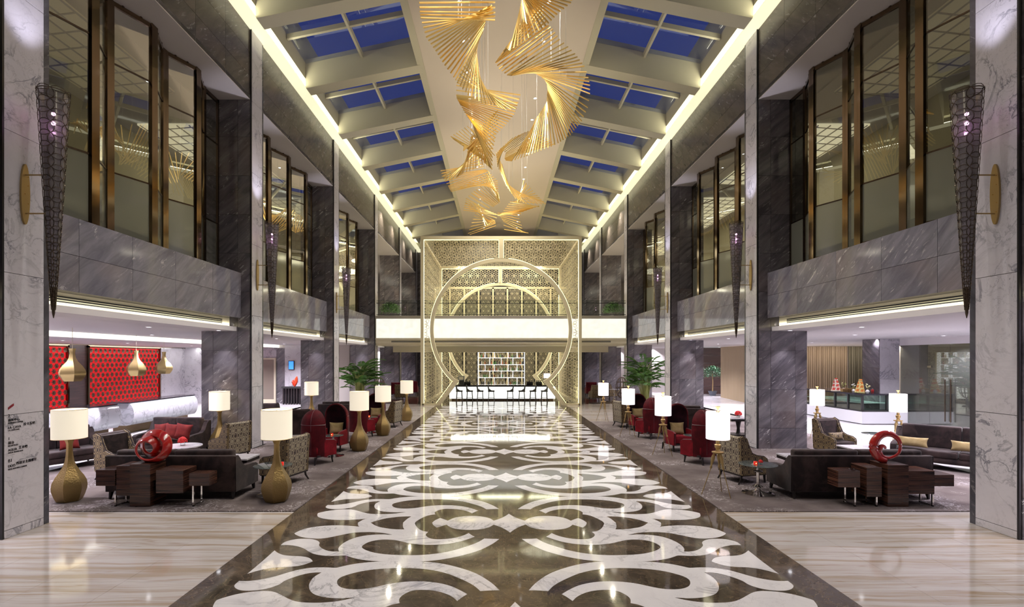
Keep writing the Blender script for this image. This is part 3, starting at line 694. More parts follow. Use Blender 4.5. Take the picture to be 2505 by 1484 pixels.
# bar counter
bc = thing('bar_counter', 'backlit white bar counter with a dark stone top at the far end', 'counter', (.10, 33.3, 0))
for i in range(6): M().box(-3.45+i*1.15+.004, -3.45+(i+1)*1.15-.004, 0, .05, .10, .88).obj('front_panel', BARLIT, bc, 0)
M().box(-3.45, 3.45, .05, .6, 0, .88).obj('body', CREAM, bc, 0); M().box(-3.3, 3.3, -.02, .5, 0, .10).obj('plinth', BRONZE, bc, 0)
M().box(-3.3, 3.4, -.12, .66, .88, .98).obj('top', DARKSTONE, bc, 0)
def stool(label, loc, rz, grp):
    t = thing('bar_stool', label, 'stool', loc, rz, grp)
    s = M().rbox(-.21, .21, -.2, .2, .62, .70, .03); s.prism([(.10, .66), (.19, .68), (.24, 1.05), (.19, 1.05), (.13, .80), (-.02, .70)], -.19, .19, 'y'); s.obj('shell', VS, t)
    for a in (-1, 1):
        for b in (-1, 1): M().bar((a*.15, b*.15, .62), (a*.19, b*.18, 0), .028).obj('leg', VS2, t, 0)
    m = M()
    for a in (-1, 1): m.bar((a*.175, -.165, .25), (a*.175, .165, .25), .015).bar((-.175, a*.165, .25), (.175, a*.165, .25), .015)
    m.obj('footrest', VS2, t, 0)
VS = plain('dark_green_leather', (.035, .035, .03), .5); VS2 = plain('stool_leg_metal', (.05, .042, .035), .4)
ordn = ['leftmost', 'second from the left', 'third from the left', 'fourth from the left', 'fifth from the left', 'sixth from the left', 'seventh from the left', 'rightmost']
for i, px in enumerate((1123.8, 1149, 1174.7, 1201.8, 1248, 1276.5, 1303.6, 1331.4)):
    stool('dark high bar stool with low back before the bar, %s' % ordn[i], (CAMX+(px-CX)*32.2/FPX, 32.2, 0), R(180) if i < 4 else 0, 'bar stools')
# back bar shelf with bottles
WH = glow('lit_white_shelf', (.95, .96, 1), .9); bsx0, bsx1 = XZ(1169.5, 0, 36.6)[0], XZ(1283.3, 0, 36.6)[0]
sh = thing('bottle_shelf', 'lit white open shelving with bottles behind the bar', 'shelf', (0, 36.6, 0))
zs = [HC-(p-CY)*36.6/FPX for p in (861, 875, 891.6, 907.2, 923.5, 941)]
m = M()
for z in zs: M().box(bsx0, bsx1, 0, .3, z-.02, z+.02).obj('shelf_board', WH, sh, 0)
Wd = bsx1-bsx0
for r, cuts in enumerate(([.15, .35, .65, .84], [.25, .5, .75], [.15, .35, .65, .84], [.25, .5, .75], [.15, .35, .65, .84])):
    for c in [0]+cuts+[1]: M().box(bsx0+Wd*c-.02, bsx0+Wd*c+.02, 0, .3, zs[r+1], zs[r]).obj('divider', WH, sh, 0)
cols = [(.5, .4, .2), (.1, .25, .08), (.35, .1, .04), (.7, .65, .55), (.05, .05, .05)]
bots = []
for i, c in enumerate(cols):
    t = thing('bottle', 'x', 'bottle', (0, 0, 0)); M().lathe([(.035, 0), (.038, .01), (.038, .16), (.014, .21), (.012, .26)], 10).obj('glass_body', plain('bottle_%d' % i, c, .1), t); M().lathe([(.015, .255), (.015, .29)], 8).obj('cap', GOLD, t); bots.append(t)
n = 0; rowname = ['top', 'second', 'middle', 'fourth', 'lowest']
kids_cache = {}
for o in list(C.objects):
    if o.parent in bots: kids_cache.setdefault(o.parent, []).append(o)
for r in range(5):
    x = bsx0+.12
    while x < bsx1-.1:
        lab = 'small bottle on the %s lit shelf behind the bar' % rowname[r]; b = bots[random.randrange(5)]
        if n < 5: b = bots[n]; b.location = (x, 36.75, zs[r+1]+.02); b['label'] = lab; b['group'] = 'bottles on the %s shelf' % rowname[r]
        else: _dup(b, kids_cache, lab, (x, 36.75, zs[r+1]+.02), 0, 'bottles on the %s shelf' % rowname[r], None)
        n += 1; x += random.choice((.12, .13, .15, .24))
# ------------------------------------------------------------------ chandelier
zz2 = lambda x, y: (830+x/2.968, y/2.968)
LS = [(575,-80,1130,-100),(580,20,1130,15),(585,85,1132,90),(590,130,1130,145),(630,270,1110,40),(700,370,1085,70),(765,475,1070,120),(830,560,1055,180),(860,600,1040,230),(935,690,1015,260),(1040,750,985,310),(1135,765,930,420),(1215,795,880,500),(1280,785,860,560),(1315,690,850,620),
 (1300,745,850,690),(1270,830,855,715),(1200,915,880,760),(1140,975,920,830),(1110,1110,970,900),(1110,1230,985,950),(1050,1180,1080,860),(960,1110,1150,800),(900,1095,1160,860),(905,1060,1110,1080),(830,1010,1090,1190),(810,990,1000,1090),(930,915,1130,1130),(1000,960,1040,1200),
 (960,990,900,1260),(960,1120,850,1290),(1010,1090,770,1310),(1040,1190,735,1240),(1060,1230,745,1280),(1080,1240,790,1350),(1150,1310,810,1390),(1155,1400,1000,1290),(1160,1440,1080,1240),(1165,1470,1040,1340),(1120,1500,960,1400),(1060,1520,920,1440),(1160,1560,900,1524),(1110,1620,920,1470),(1060,1640,1010,1480),(1130,1600,970,1590),(1135,1620,935,1694),(1140,1654,960,1710)]
RS = [(1380,-90,1700,-20),(1370,-60,1680,20),(1350,-50,1580,105),(1335,-40,1500,190),(1330,-20,1400,260),(1320,30,1320,320),(1310,90,1240,370),(1440,30,1210,350),(1480,90,1160,420),(1520,185,1135,455),(1550,210,1160,500),(1600,285,1220,545),(1660,340,1245,547),(1710,390,1270,545),(1780,480,1340,530),(1810,565,1400,525),(1820,620,1430,533),(1820,680,1450,545),(1805,780,1490,575),(1760,880,1510,610),(1680,980,1515,650),(1590,1040,1510,690),
 (1515,1075,1510,740),(1440,1100,1490,770),(1340,1140,1430,860),(1250,1170,1400,930),(1210,1165,1500,1010),(1200,1150,1560,1045),(1200,1150,1500,990),(1210,1110,1440,930),(1170,1080,1350,960),(1140,1130,1260,1000),(1150,1210,1180,1070),(1190,1290,1140,1110),(1215,1350,1180,1190),(1280,1440,1200,1290),(1360,1480,1220,1330),(1500,1480,1270,1380),(1440,1420,1290,1430),(1340,1310,1300,1470),(1450,1500,1240,1464),(1450,1494,1180,1544),(1340,1534,1150,1564),(1300,1564,1150,1544),(1340,1684,1190,1604),(1390,1694,1200,1694)]
ch = thing('chandelier', 'huge golden chandelier of twisting rod ribbons hanging under the beige ceiling', 'chandelier', (0, 14, 11))
rods = []
for strand, K in enumerate((LS, RS)):
    ym = -100; ys = []
    for k in K:
        c = (k[1]+k[3])/2/2.968; ys.append(c)
    # running depth: smooth and always growing
    sm = []
    for i in range(len(K)):
        w_ = [ys[j] for j in range(max(0, i-4), min(len(K), i+5))]; sm.append(sum(w_)/len(w_))
    for i in range(1, len(sm)): sm[i] = max(sm[i], sm[i-1]+1.2)
    for i in range(len(K)-1):
        a, b = K[i], K[i+1]
        L = max(abs(a[0]-b[0])+abs(a[1]-b[1]), abs(a[2]-b[2])+abs(a[3]-b[3])); n = max(2, min(6, int(L/(40 if sm[i] < 250 else 28))))
        for j in range(n):
            t = j/n; p = [a[q]+(b[q]-a[q])*t for q in range(4)]; y = sm[i]+(sm[i+1]-sm[i])*t
            d = min(28.6, 7.5*FPX/(877-y)); e = .35*math.sin(i*.9+t*.9)
            P = []
            for (x_, y_, dd) in ((p[0], p[1], d-e), (p[2], p[3], d+e)):
                px, py = zz2(x_, y_); X, Z = XZ(px, py, dd); P.append(Vector((X, dd, min(Z, 13.0))))
            rods.append((P[0], P[1]))
rest = M(); o0 = Vector((0, 14, 11)); big = sorted(range(len(rods)), key=lambda i: -((rods[i][0]-rods[i][1]).length/rods[i][0].y))[:300]; big = set(big)
for i, (a, b) in enumerate(rods):
    mdl = (a+b)/2; m = M().bar(a-mdl, b-mdl, .026) if i in big else None
    if m: m.obj('rod', GOLDROD, ch, 0, loc=mdl-o0)
    else: rest.bar(a-o0, b-o0, .030)
rest.obj('small_rods', GOLDROD, ch, 0, kind='stuff')
wr = M()
for i in range(0, len(rods), 7):
    a, b = rods[i]; q = (a+b)/2; wr.bar(q-o0, Vector((q.x, q.y, 13.45))-o0, .006)
wr.obj('wires', plain('steel_wire', (.6, .6, .58), .4, .6), ch, 0, kind='stuff')
# ------------------------------------------------------------------ sconces
PINK = glow('sconce_bulb', (1, .55, .85), 16)
SCM = plain('sconce_mesh_metal', (.09, .065, .045), .35, .8); SCG = glass('sconce_frosted_glass', (.72, .68, .74), .06, .2, .42, (.26, .24, .27))
def sconce_master():
    t = thing('wall_sconce', 'x', 'sconce', (0, 0, 0))    # origin on the wall face, cone towards +x
    pl = M(); n = 28; pts = [(.075*math.sin(2*math.pi*i/n)*(1), .47*math.cos(2*math.pi*i/n)) for i in range(n)]
    pl.prism(pts, 0, .03, 'x'); pl.obj('back_plate', BRASS, t)
    for z in (-.28, -.14, 0, .14, .28): M().lathe([(.006, 0), (.006, .008)], 6).obj('screw', GOLD, t, loc=(.03, .035 if z else -.02, z), rot=(0, R(90), 0))
    for z in (.30, -.30): M().bar((.03, 0, z), (.46-.12, 0, z), .022, n=8).obj('bracket_arm', BRASS, t)
    T, B = 1.58, -1.85
    rad = lambda z: .02 + .185*max(0, (z-B)/(T-B))**.9
    cone = M(); n = 6
    z = T; 
    while z > -1.75:
        r = rad(z); h = min(.17, r*1.0+.03); 
        for i in range(n):       # a vertical petal and a horizontal petal for each cell
            for (dth, dz, horiz) in ((0, 0, False), (.5, 0, True)):
                th0 = 2*math.pi*(i+dth)/n; pp = []
                for q in range(10):
                    u = 2*math.pi*q/10; aa, bb = (math.pi/n*1.0, h*.24) if horiz else (math.pi/n*.50, h*.52)
                    lens = math.cos(u); wd = math.sin(u)*abs(math.sin(u))**.7
                    if horiz: dt, dzz = lens*aa, wd*bb
                    else: dt, dzz = wd*aa, lens*bb
                    zq = z-(0 if horiz else h/2)+dzz; rr = rad(zq); pp.append((.46+rr*math.cos(th0+dt), rr*math.sin(th0+dt), zq))
                cone.tube(pp, .0055, 3, closed=True)
        z -= h
    cone.lathe([(.004, B-.08), (.02, B), (.035, -1.45), (.03, -1.45)], 8, c=(.46, 0, 0))
    cone.tube([(.46+rad(T)*math.cos(2*math.pi*i/20), rad(T)*math.sin(2*math.pi*i/20), T) for i in range(20)], .009, 4, closed=True)
    cone.obj('petal_cone', SCM, t, 0)
    M().lathe([(rad(-1.4)*.93, -1.4), (rad(T)*.93, T-.02)], 18, c=(.46, 0, 0), cap=False).obj('glass_liner', SCG, t)
    for z in (1.25, 1.10): M().lathe([(.0, -.03), (.025, -.015), (.028, .01), (.0, .035)], 10, c=(.46, 0, z)).obj('bulb', PINK, t)
    return t
sm_ = sconce_master(); first = True
for k in (1, 2, 3):
    for s in (-1, 1):
        lab = 'conical petal pattern wall sconce on an oval brass plate, %s column on the %s side' % (['nearest', 'second', 'third'][k-1], 'reception' if s < 0 else 'cafe')
        loc = (s*(AX-.002), FR[k]+.35, 5.26)
        if first: sm_.location = loc; sm_['label'] = lab; sm_['group'] = 'wall sconces on the columns'; first = False; sm_.rotation_euler = (0, 0, 0)
        else: dup(sm_, lab, loc, 0 if s < 0 else R(180), 'wall sconces on the columns')
        x = s*(AX-.46)
        lamp('POINT', 'sconce_light', (x, FR[k]+.35, 6.35), 26, (1, .45, .85), .02)
        lamp('SPOT', 'sconce_uplight', (x, FR[k]+.35, 6.9), 160, (.85, .82, 1), .05, (R(180), 0, 0), angle=70)
# directory lettering on the nearest reception side column
t = thing('directory_lettering', 'black raised directory lettering on the nearest white marble column', 'sign', (-AX+.004, 7.70, 0))
INK = plain('black_lettering', (.012, .012, .015), .4)
def text(body, z, size, y=0, mat=INK):
    cu = bpy.data.curves.new('lettering', 'FONT'); cu.body = body; cu.size = size; cu.extrude = .0015; cu.offset = .0003
    o = bpy.data.objects.new('lettering', cu); C.objects.link(o); bpy.context.view_layer.update()
    me = bpy.data.meshes.new_from_object(o.evaluated_get(bpy.context.evaluated_depsgraph_get())); bpy.data.objects.remove(o); me.materials.clear(); me.materials.append(mat)
    o = bpy.data.objects.new('lettering', me); C.objects.link(o); o.parent = t; o.location = (0, y, z); o.rotation_euler = (R(90), 0, R(90))
def zr(py, d=7.7): return HC-(py-CY)*d/FPX
for body, py, size, y in (('2', 1020, .062, 0), ('商务中心', 1030.5, .046, 0), ('BUSINESS CENTER', 1036.5, .030, 0), ('LA CAVA', 1049, .052, 0), ('拉卡瓦吧', 1045, .05, .25), ('LA CAVA BAR', 1054.5, .030, 0),
        ('1', 1076, .060, 0), ('前台', 1086.5, .05, 0), ('RECEPTION', 1092.5, .030, 0), ('AGUA', 1104, .052, 0), ('艾水吧', 1102, .05, .17), ('AGUA PIANO BAR', 1109.5, .030, 0),
        ('B1', 1131, .066, 0), ('DÙO', 1143.5, .052, 0), ('西班牙主题餐厅', 1140, .05, .13), ('DUO SPANISH CUISINE', 1150, .030, 0)):
    text(body, zr(py), size, y)
M().add([(0, 0, 1.93), (0, 0, 1.965), (0, .05, 2.0), (0, .09, 2.02), (0, .09, 1.985), (0, .04, 1.955), (.003, 0, 1.93), (.003, 0, 1.965), (.003, .05, 2.0), (.003, .09, 2.02), (.003, .09, 1.985), (.003, .04, 1.955)],
    [(6,7,8,11), (8,9,10,11), (0,1,7,6), (1,2,8,7), (2,3,9,8), (3,4,10,9), (4,5,11,10), (5,0,6,11)]).obj('logo_mark', plain('dark_red_ink', (.22, .01, .02), .4), t, 0)
# ------------------------------------------------------------------ furniture builders (front faces -y)
def legs4(t, x, y, h, mat, w=.05, flare=.03, yf=None):
    for a in (-1, 1):
        for b in (-1, 1):
            M().bar((a*x, b*y, h), (a*(x+flare*.3), b*y+b*flare, 0), w, w2=w*.55).obj('leg', mat, t, 0)
def gourd_lamp(label, loc, rz=0, k=1.0):
    t = thing('gourd_floor_lamp', label, 'lamp', loc, rz, 'brass gourd floor lamps')
    M().lathe([(r*k, z) for r, z in ((.185,0),(.2,.01),(.235,.09),(.268,.2),(.275,.28),(.262,.36),(.215,.46),(.158,.55),(.11,.64),(.075,.74),(.057,.86),(.05,.98),(.05,1.07),(.062,1.12),(.082,1.155),(.06,1.16))], 6, a0=R(30)).obj('base', HAM, t, 30)
    M().lathe([(.012, 1.15), (.012, 1.64)], 8).obj('stem', BRASS, t)
    M().lathe([(.268, 1.18), (.275, 1.185), (.275, 1.725), (.268, 1.73)], 40, cap=False).obj('lamp_shade', SHADE_L, t)
    m = M()
    for z in (1.183, 1.727): m.tube([(.276*math.cos(q*math.pi/20), .276*math.sin(q*math.pi/20), z) for q in range(40)], .004, 4, closed=True)
    m.obj('shade_rim', BRASS, t, 0)
    m = M(); 
    for q in range(3): m.bar((0, 0, 1.66), (.27*math.cos(q*2.09), .27*math.sin(q*2.09), 1.66), .008)
    m.lathe([(.01, 1.64), (.018, 1.7), (.0, 1.715)], 8); m.obj('spider', BRASS, t, 0)
    lamp('POINT', 'lamp_glow', (loc[0], loc[1], loc[2]+1.45), 9, (1, .86, .62), .08)
def tripod_lamp(label, loc, rz=0):
    t = thing('tripod_floor_lamp', label, 'lamp', loc, rz, 'tripod floor lamps')
    M().lathe([(.10,.82),(.115,.835),(.115,.85),(.05,.86),(.035,.90),(.06,.94),(.062,.99),(.04,1.0),(.035,1.08),(.05,1.10),(.03,1.12),(.015,1.14),(.012,1.5)], 16).obj('stem', BRASS, t)
    for i in range(3):
        a = R(-90+120*i+18); ca, sa = math.cos(a), math.sin(a); top = Vector((ca*.07, sa*.07, .82)); kn = Vector((ca*.135, sa*.135, .52)); ft = Vector((ca*.31, sa*.31, 0))
        lg = M().tube([top.lerp(kn, q) for q in (0, .12, .2, .35, .5, .7, .85, .9, 1)], [.02, .024, .034, .036, .03, .022, .015, .024, .02], 8).obj('leg', BRASS, t)
        M().bar(kn, ft, .016, n=6).obj('rod_foot', BRASS, lg, 0)
    M().lathe([(.215, 1.10), (.222, 1.105), (.222, 1.635), (.215, 1.64)], 40, cap=False).obj('lamp_shade', SHADE_R, t)
    m = M().lathe([(.008, 1.5), (.008, 1.68), (.02, 1.70), (.045, 1.735), (.05, 1.745), (.01, 1.73)], 10)
    for q in range(3): m.bar((0, 0, 1.60), (.2*math.cos(q*2.09), .2*math.sin(q*2.09), 1.60), .007).bar((0, 0, 1.62), (.05*math.cos(q*2.09), .05*math.sin(q*2.09), 1.67), .02, w2=.004)
    m.obj('finial', GOLD, t)
    lamp('POINT', 'lamp_glow', (loc[0], loc[1], loc[2]+1.35), 9, (1, .85, .75), .08)
def porter_chair(label, loc, rz, grp='hooded porter chairs'):
    t = thing('porter_chair', label, 'chair', loc, rz, grp)
    def shell(sx, sy, zt, zb, off=0):
        m = M(); N = 20; prof = [(1.0, zb), (1.0, .6), (1.03, .8), (1.0, 1.0)]; P = [(p, z, 0) for p, z in prof]
        for i in range(1, 9): f = R(90*i/8); P.append((max(math.cos(f), .02), 1.0+(zt-1.0)*math.sin(f), 1))
        for r, z, _ in P:
            for j in range(N+1):
                th = math.pi*j/N; x = -sx*math.cos(th)*r; y = off+sy*math.sin(th)*r; m.v.append((x, y, z))
        for i in range(len(P)-1):
            for j in range(N): a = i*(N+1)+j; m.f.append((a, a+1, a+N+2, a+N+1))
        m.m = [0]*len(m.f); return m
    shell(.375, .34, 1.37, .20).obj('hood', VELR_SHADED, t, 50)
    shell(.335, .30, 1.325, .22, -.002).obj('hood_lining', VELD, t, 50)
    rim = M()
    pr = [(1, .55), (1.03, .8), (1, 1.0)] + [(math.cos(R(10*i)), 1.0+.35*math.sin(R(10*i))) for i in range(1, 10)]
    L = [(-.355*r, 0, z) for r, z in pr]; Rr = [(.355*r, 0, z) for r, z in pr][::-1]
    rim.tube(L+Rr[1:], .024, 6); rim.obj('rim', VELR_SHADED, t)
    pp = M(); pp.tube([(-.378*math.cos(math.pi*j/20), .343*math.sin(math.pi*j/20), 1.0) for j in range(21)], .007, 4)
    for th in (R(60), R(120)): pp.tube([(-.378*math.cos(th), .343*math.sin(th), z) for z in (.25, .6, 1.0)] + [(-.378*math.cos(th)*math.cos(R(q)), .343*math.sin(th)*math.cos(R(q)), 1.0+.373*math.sin(R(q))) for q in range(10, 90, 10)], .006, 4)
    pp.obj('piping', GREYTRIM, t)
    M().rbox(-.32, .32, -.34, .22, .24, .46, .05).obj('seat', VELR_LIT, t)
    for s in (-1, 1):
        a = M().prism([(-.36, .2), (.02, .2), (.02, .62), (-.30, .58), (-.37, .54)], *sorted((s*.30, s*.375)), 'x').obj('arm', VELR_LIT, t, 30)
        M().tube([(s*.34, .03, .625), (s*.34, -.30, .585), (s*.34, -.375, .54), (s*.34, -.375, .22)], .014, 5).obj('arm_trim', GREYTRIM, a)
    M().box(-.35, .35, -.36, .2, .19, .235).obj('base_rail', BLACKW, t, 0)
    legs4(t, .31, .25, .2, BLACKW, .045, .03)
def wing_chair(label, loc, rz, fab=None, side=None, grp='patterned wing chairs', inner=None):
    t = thing('wing_chair', label, 'chair', loc, rz, grp); fab = fab or DAML; side = side or DAM; inner = inner or VELB
    M().rbox(-.31, .31, -.40, .20, .30, .45, .045).obj('seat', inner, t)
    M().rbox(-.32, .32, -.38, .24, .20, .31, .02).obj('seat_rail', side, t)
    b = M(); n = 8   # raked back: dark inner face, patterned outer face
    b.prism([(.17, .42), (.23, 1.0), (.30, 1.02), (.33, .98), (.285, .20), (.17, .20)], -.30, .30, 'x'); b.obj('backrest', fab, t, 40)
    M().prism([(.10, .43), (.155, .97), (.235, .99), (.18, .43)], -.285, .285, 'x').obj('back_cushion', inner, t, 40)
    for s in (-1, 1):
        w_ = M().prism([(.29, .20), (.335, 1.0), (.27, 1.03), (.16, .98), (.09, .80), (.02, .66), (-.12, .60), (-.30, .57), (-.37, .53), (-.39, .46), (-.39, .20)], *sorted((s*.30, s*.375)), 'x').obj('wing', side, t, 40)
        M().tube([(s*.338, .34, .99), (s*.338, .26, 1.035), (s*.338, .16, .985), (s*.338, .085, .80), (s*.338, .02, .665), (s*.338, -.12, .605), (s*.338, -.31, .575), (s*.338, -.385, .52), (s*.338, -.395, .3)], .012, 5).obj('wing_edge', inner, w_)
    M().box(-.35, .35, -.38, .30, .175, .205).obj('base_rail', BLACKW, t, 0)
    for a in (-1, 1):
        M().bar((a*.31, -.34, .19), (a*.315, -.35, 0), .05, w2=.032).obj('leg', BLACKW, t, 0)
        M().tube([(a*.31, .25, .19), (a*.31, .27, .1), (a*.32, .34, 0)], [.026, .022, .015], 6).obj('leg', BLACKW, t)
def sofa(label, W, loc, rz, nc=2, D=.92, H=.83, grp=None, back_c=True, armh=.58):
    t = thing('sofa', label, 'sofa', loc, rz, grp); h = W/2
    M().rbox(-h+.12, h-.12, -D/2+.02, D/2-.1, .16, .30, .03).obj('seat_base', VELB, t)
    cw = (W-.26)/nc
    for i in range(nc):
        M().rbox(-h+.13+i*cw+.004, -h+.13+(i+1)*cw-.004, -D/2, D/2-.22, .30, .46, .045, 3).obj('seat_cushion', VELB, t)
        if back_c: M().rbox(-h+.13+i*cw+.004, -h+.13+(i+1)*cw-.004, D/2-.30, D/2-.10, .44, H+.09, .05, 3).obj('back_cushion', VELB, t)
    M().rbox(-h+.02, h-.02, D/2-.14, D/2, .14, H, .03).obj('backrest', VELB, t)
    for s in (-1, 1):
        y1 = D/2
        M().prism([(y1-.02, .14), (y1-.01, H-.01), (y1-.1, H), (y1-.18, H-.07), (y1-.27, armh+.06), (y1-.36, armh), (-D/2+.10, armh-.03), (-D/2+.02, armh-.07), (-D/2, armh-.15), (-D/2, .14)], *sorted((s*(h-.13), s*h)), 'x').obj('arm', VELB, t, 40)
    legs4(t, h-.08, D/2-.07, .15, BLACKW, .06, .03)
def cushion(label, loc, w, h, d, mat, rz=0, tilt=-.25, grp=None, roll=0):
    bm = bmesh.new(); bmesh.ops.create_cube(bm, size=1); bmesh.ops.subdivide_edges(bm, edges=bm.edges[:], cuts=5, use_grid_fill=True)
    for v in bm.verts:
        a, c = v.co.x*2, v.co.z*2; q = math.sqrt(max(0, (1-a*a)*(1-c*c))); e = 1-.10*(1-abs(a)**2)*abs(c)**3 ; e2 = 1-.10*(1-abs(c)**2)*abs(a)**3
        v.co = Vector((v.co.x*w*e2, v.co.y*d*(.12+.88*q**.6), v.co.z*h*e))
    me = bpy.data.meshes.new('cushion'); bm.to_mesh(me); bm.free(); me.materials.append(mat); me.shade_smooth()
    o = place('cushion', me, None, loc, (tilt, roll, rz)); return tag(o, label, 'cushion', grp)
def glass_table(label, loc, h=.59, r=.36, dark=True):
    t = thing('pedestal_table', label, 'table', loc, 0, 'round pedestal tables')
    M().lathe([(r-.01, h-.012), (r, h-.008), (r, h-.002), (r-.006, h)], 40).obj('table_top', plain('dark_mirror_glass', (.09, .11, .11), .04, .3) if dark else WHITE_M, t)
    M().lathe([(.30, 0), (.30, .012), (.16, .03), (.06, .07), (.035, .1), (.07, .13), (.095, .15), (.05, .17), (.03, .19), (.028, .42), (.07, .44), (.09, .455), (.03, .47), (.025, .5), (.025, h-.012)], 24).obj('pedestal', CHROME, t)
def candle(label, loc, rz=0):
    t = thing('votive_candle', label, 'candle', loc, rz, 'red votive candles')
    M().rbox(-.028, .028, -.028, .028, 0, .07, .006).obj('holder', glow('red_votive_glass', (1, .04, .02), .5, .1, (.4, .01, .01)), t); M().lathe([(.0, .025), (.008, .03), (0, .05)], 6, c=(0, -.03, 0)).obj('flame', glow('candle_flame', (1, .5, .1), 12), t)
def flowerbowl(label, loc, k=1.0):
    t = thing('flower_bowl', label, 'flowers', loc, 0)
    M().lathe([(.05*k, 0), (.055*k, .005), (.055*k, .07*k)], 14).obj('vase', GLC, t)
    m = M(); rnd = random.Random(3)
    for i in range(110):
        a, b = rnd.uniform(0, 6.28), rnd.uniform(0, 1.5); p = Vector((math.cos(a)*math.cos(b)*.095, math.sin(a)*math.cos(b)*.095, math.sin(b)*.11))*k + Vector((0, 0, .09*k))
        bm = bmesh.new(); bmesh.ops.create_icosphere(bm, subdivisions=1, radius=.024*k); m.add([p+v.co for v in bm.verts], [tuple(v.index for v in f.verts) for f in bm.faces]); bm.free()
    m.obj('blooms', plain('red_roses', (.55, .006, .008), .6, var=.3), t, 80, kind='stuff')
def frond(m, base, az, length, lift, nl=17, lw=.0075, ll=.30, rnd=random):
    pts = []; dx, dy = math.cos(az), math.sin(az)
    for i in range(9):
        u = i/8; out = length*(u*.55+.25*u*u)*lift[0]; z = length*lift[1]*(u-.42*u*u*lift[2]); pts.append(Vector(base)+Vector((dx*out, dy*out, z)))
    m.tube(pts, [.009*(1-.8*i/8) for i in range(9)], 3, mi=1)
    side = Vector((-dy, dx, 0))
    for i in range(nl):
        u = .35+.65*i/(nl-1); k = u*8; j = min(int(k), 7); p = pts[j].lerp(pts[j+1], k-j); d = (pts[j+1]-pts[j]).normalized()
        for s in (-1, 1):
            L = ll*(1-.55*abs(u-.6)*1.4)*rnd.uniform(.8, 1.1); tip = p+(side*s*.75+d*.75+Vector((0, 0, -.25)))*L; mid = p.lerp(tip, .45)+Vector((0, 0, .03)); w_ = d*lw
            m.add([p, mid-w_, tip, mid+w_], [(0, 1, 2), (0, 2, 3)])
def palm(label, loc, H=2.1, n=34, seed=1, pot=True, stems=True, spread=1):
    rnd = random.Random(seed); t = thing('potted_palm', label, 'plant', loc)
    M().lathe([(.20, 0), (.27, .38), (.29, .40), (.25, .39), (.2, .36)], 20).obj('pot', BLACK, t)
    m = M(); st = M()
    for i in range(n):
        a = rnd.uniform(0, 6.28); r = rnd.uniform(.02, .18); b = (r*math.cos(a), r*math.sin(a), .36); hh = H*rnd.uniform(.18, .62) if stems else .1
        top = (b[0]*1.6+rnd.uniform(-.05, .05), b[1]*1.6+rnd.uniform(-.05, .05), .36+hh); st.tube([b, top], [.014, .009], 5)
        frond(m, top, a+rnd.uniform(-.5, .5), H*rnd.uniform(.26, .50), (rnd.uniform(.5, 1.25)*spread, rnd.uniform(.7, 1.15), rnd.uniform(.9, 1.9)), rnd=rnd)
    st.obj('stems', STEM, t, kind='stuff'); m.obj('fronds', [LEAF, STEM], t, 0, kind='stuff')
def bushy(label, loc, H=1.6, r=.6, seed=2, mat=None, trunk=True):
    rnd = random.Random(seed); t = thing('potted_tree', label, 'plant', loc)
    M().lathe([(.20, 0), (.30, .30), (.32, .34), (.28, .33)], 20).obj('pot', plain('grey_pot', (.06, .07, .09), .5), t)
    if trunk: M().tube([(0, 0, .3), (.03, .02, H*.45), (-.02, 0, H*.75)], [.04, .03, .02], 7).obj('trunk', plain('trunk_bark', (.35, .24, .10), .7), t)
    m = M()
    for i in range(1500):
        a, b = rnd.uniform(0, 6.28), rnd.uniform(-.6, 1.5); q = rnd.uniform(.45, 1)*r; p = Vector((math.cos(a)*math.cos(b)*q*1.15, math.sin(a)*math.cos(b)*q, H*.72+math.sin(b)*q*.75))
        d = Vector((rnd.uniform(-1, 1), rnd.uniform(-1, 1), rnd.uniform(-.9, .4))).normalized()*.10; e = d.cross(Vector((rnd.uniform(-1, 1), .3, 1))).normalized()*.028
        m.add([p, p+d*.5+e, p+d, p+d*.5-e], [(0, 1, 2, 3)])
    m.obj('leaves', mat or LEAF2, t, 0, kind='stuff')
def side_table(label, loc, w=.6, d=.6, h=.56):
    t = thing('side_table', label, 'table', loc)
    M().box(-w/2, w/2, -d/2, d/2, h-.03, h).obj('marble_top', WHITE_M, t, 0); M().box(-w/2+.01, w/2-.01, -d/2+.01, d/2-.01, h-.10, h-.03).obj('apron', BLACKW, t, 0)
    M().lathe([(.10, .05), (.07, .1), (.05, .25), (.10, h-.14), (.14, h-.10)], 8).obj('pedestal', BLACKW, t); M().box(-w/2+.05, w/2-.05, -d/2+.05, d/2-.05, 0, .05).obj('base', BLACKW, t, 0)

def at(px, d): return CAMX+(px-CX)*d/FPX
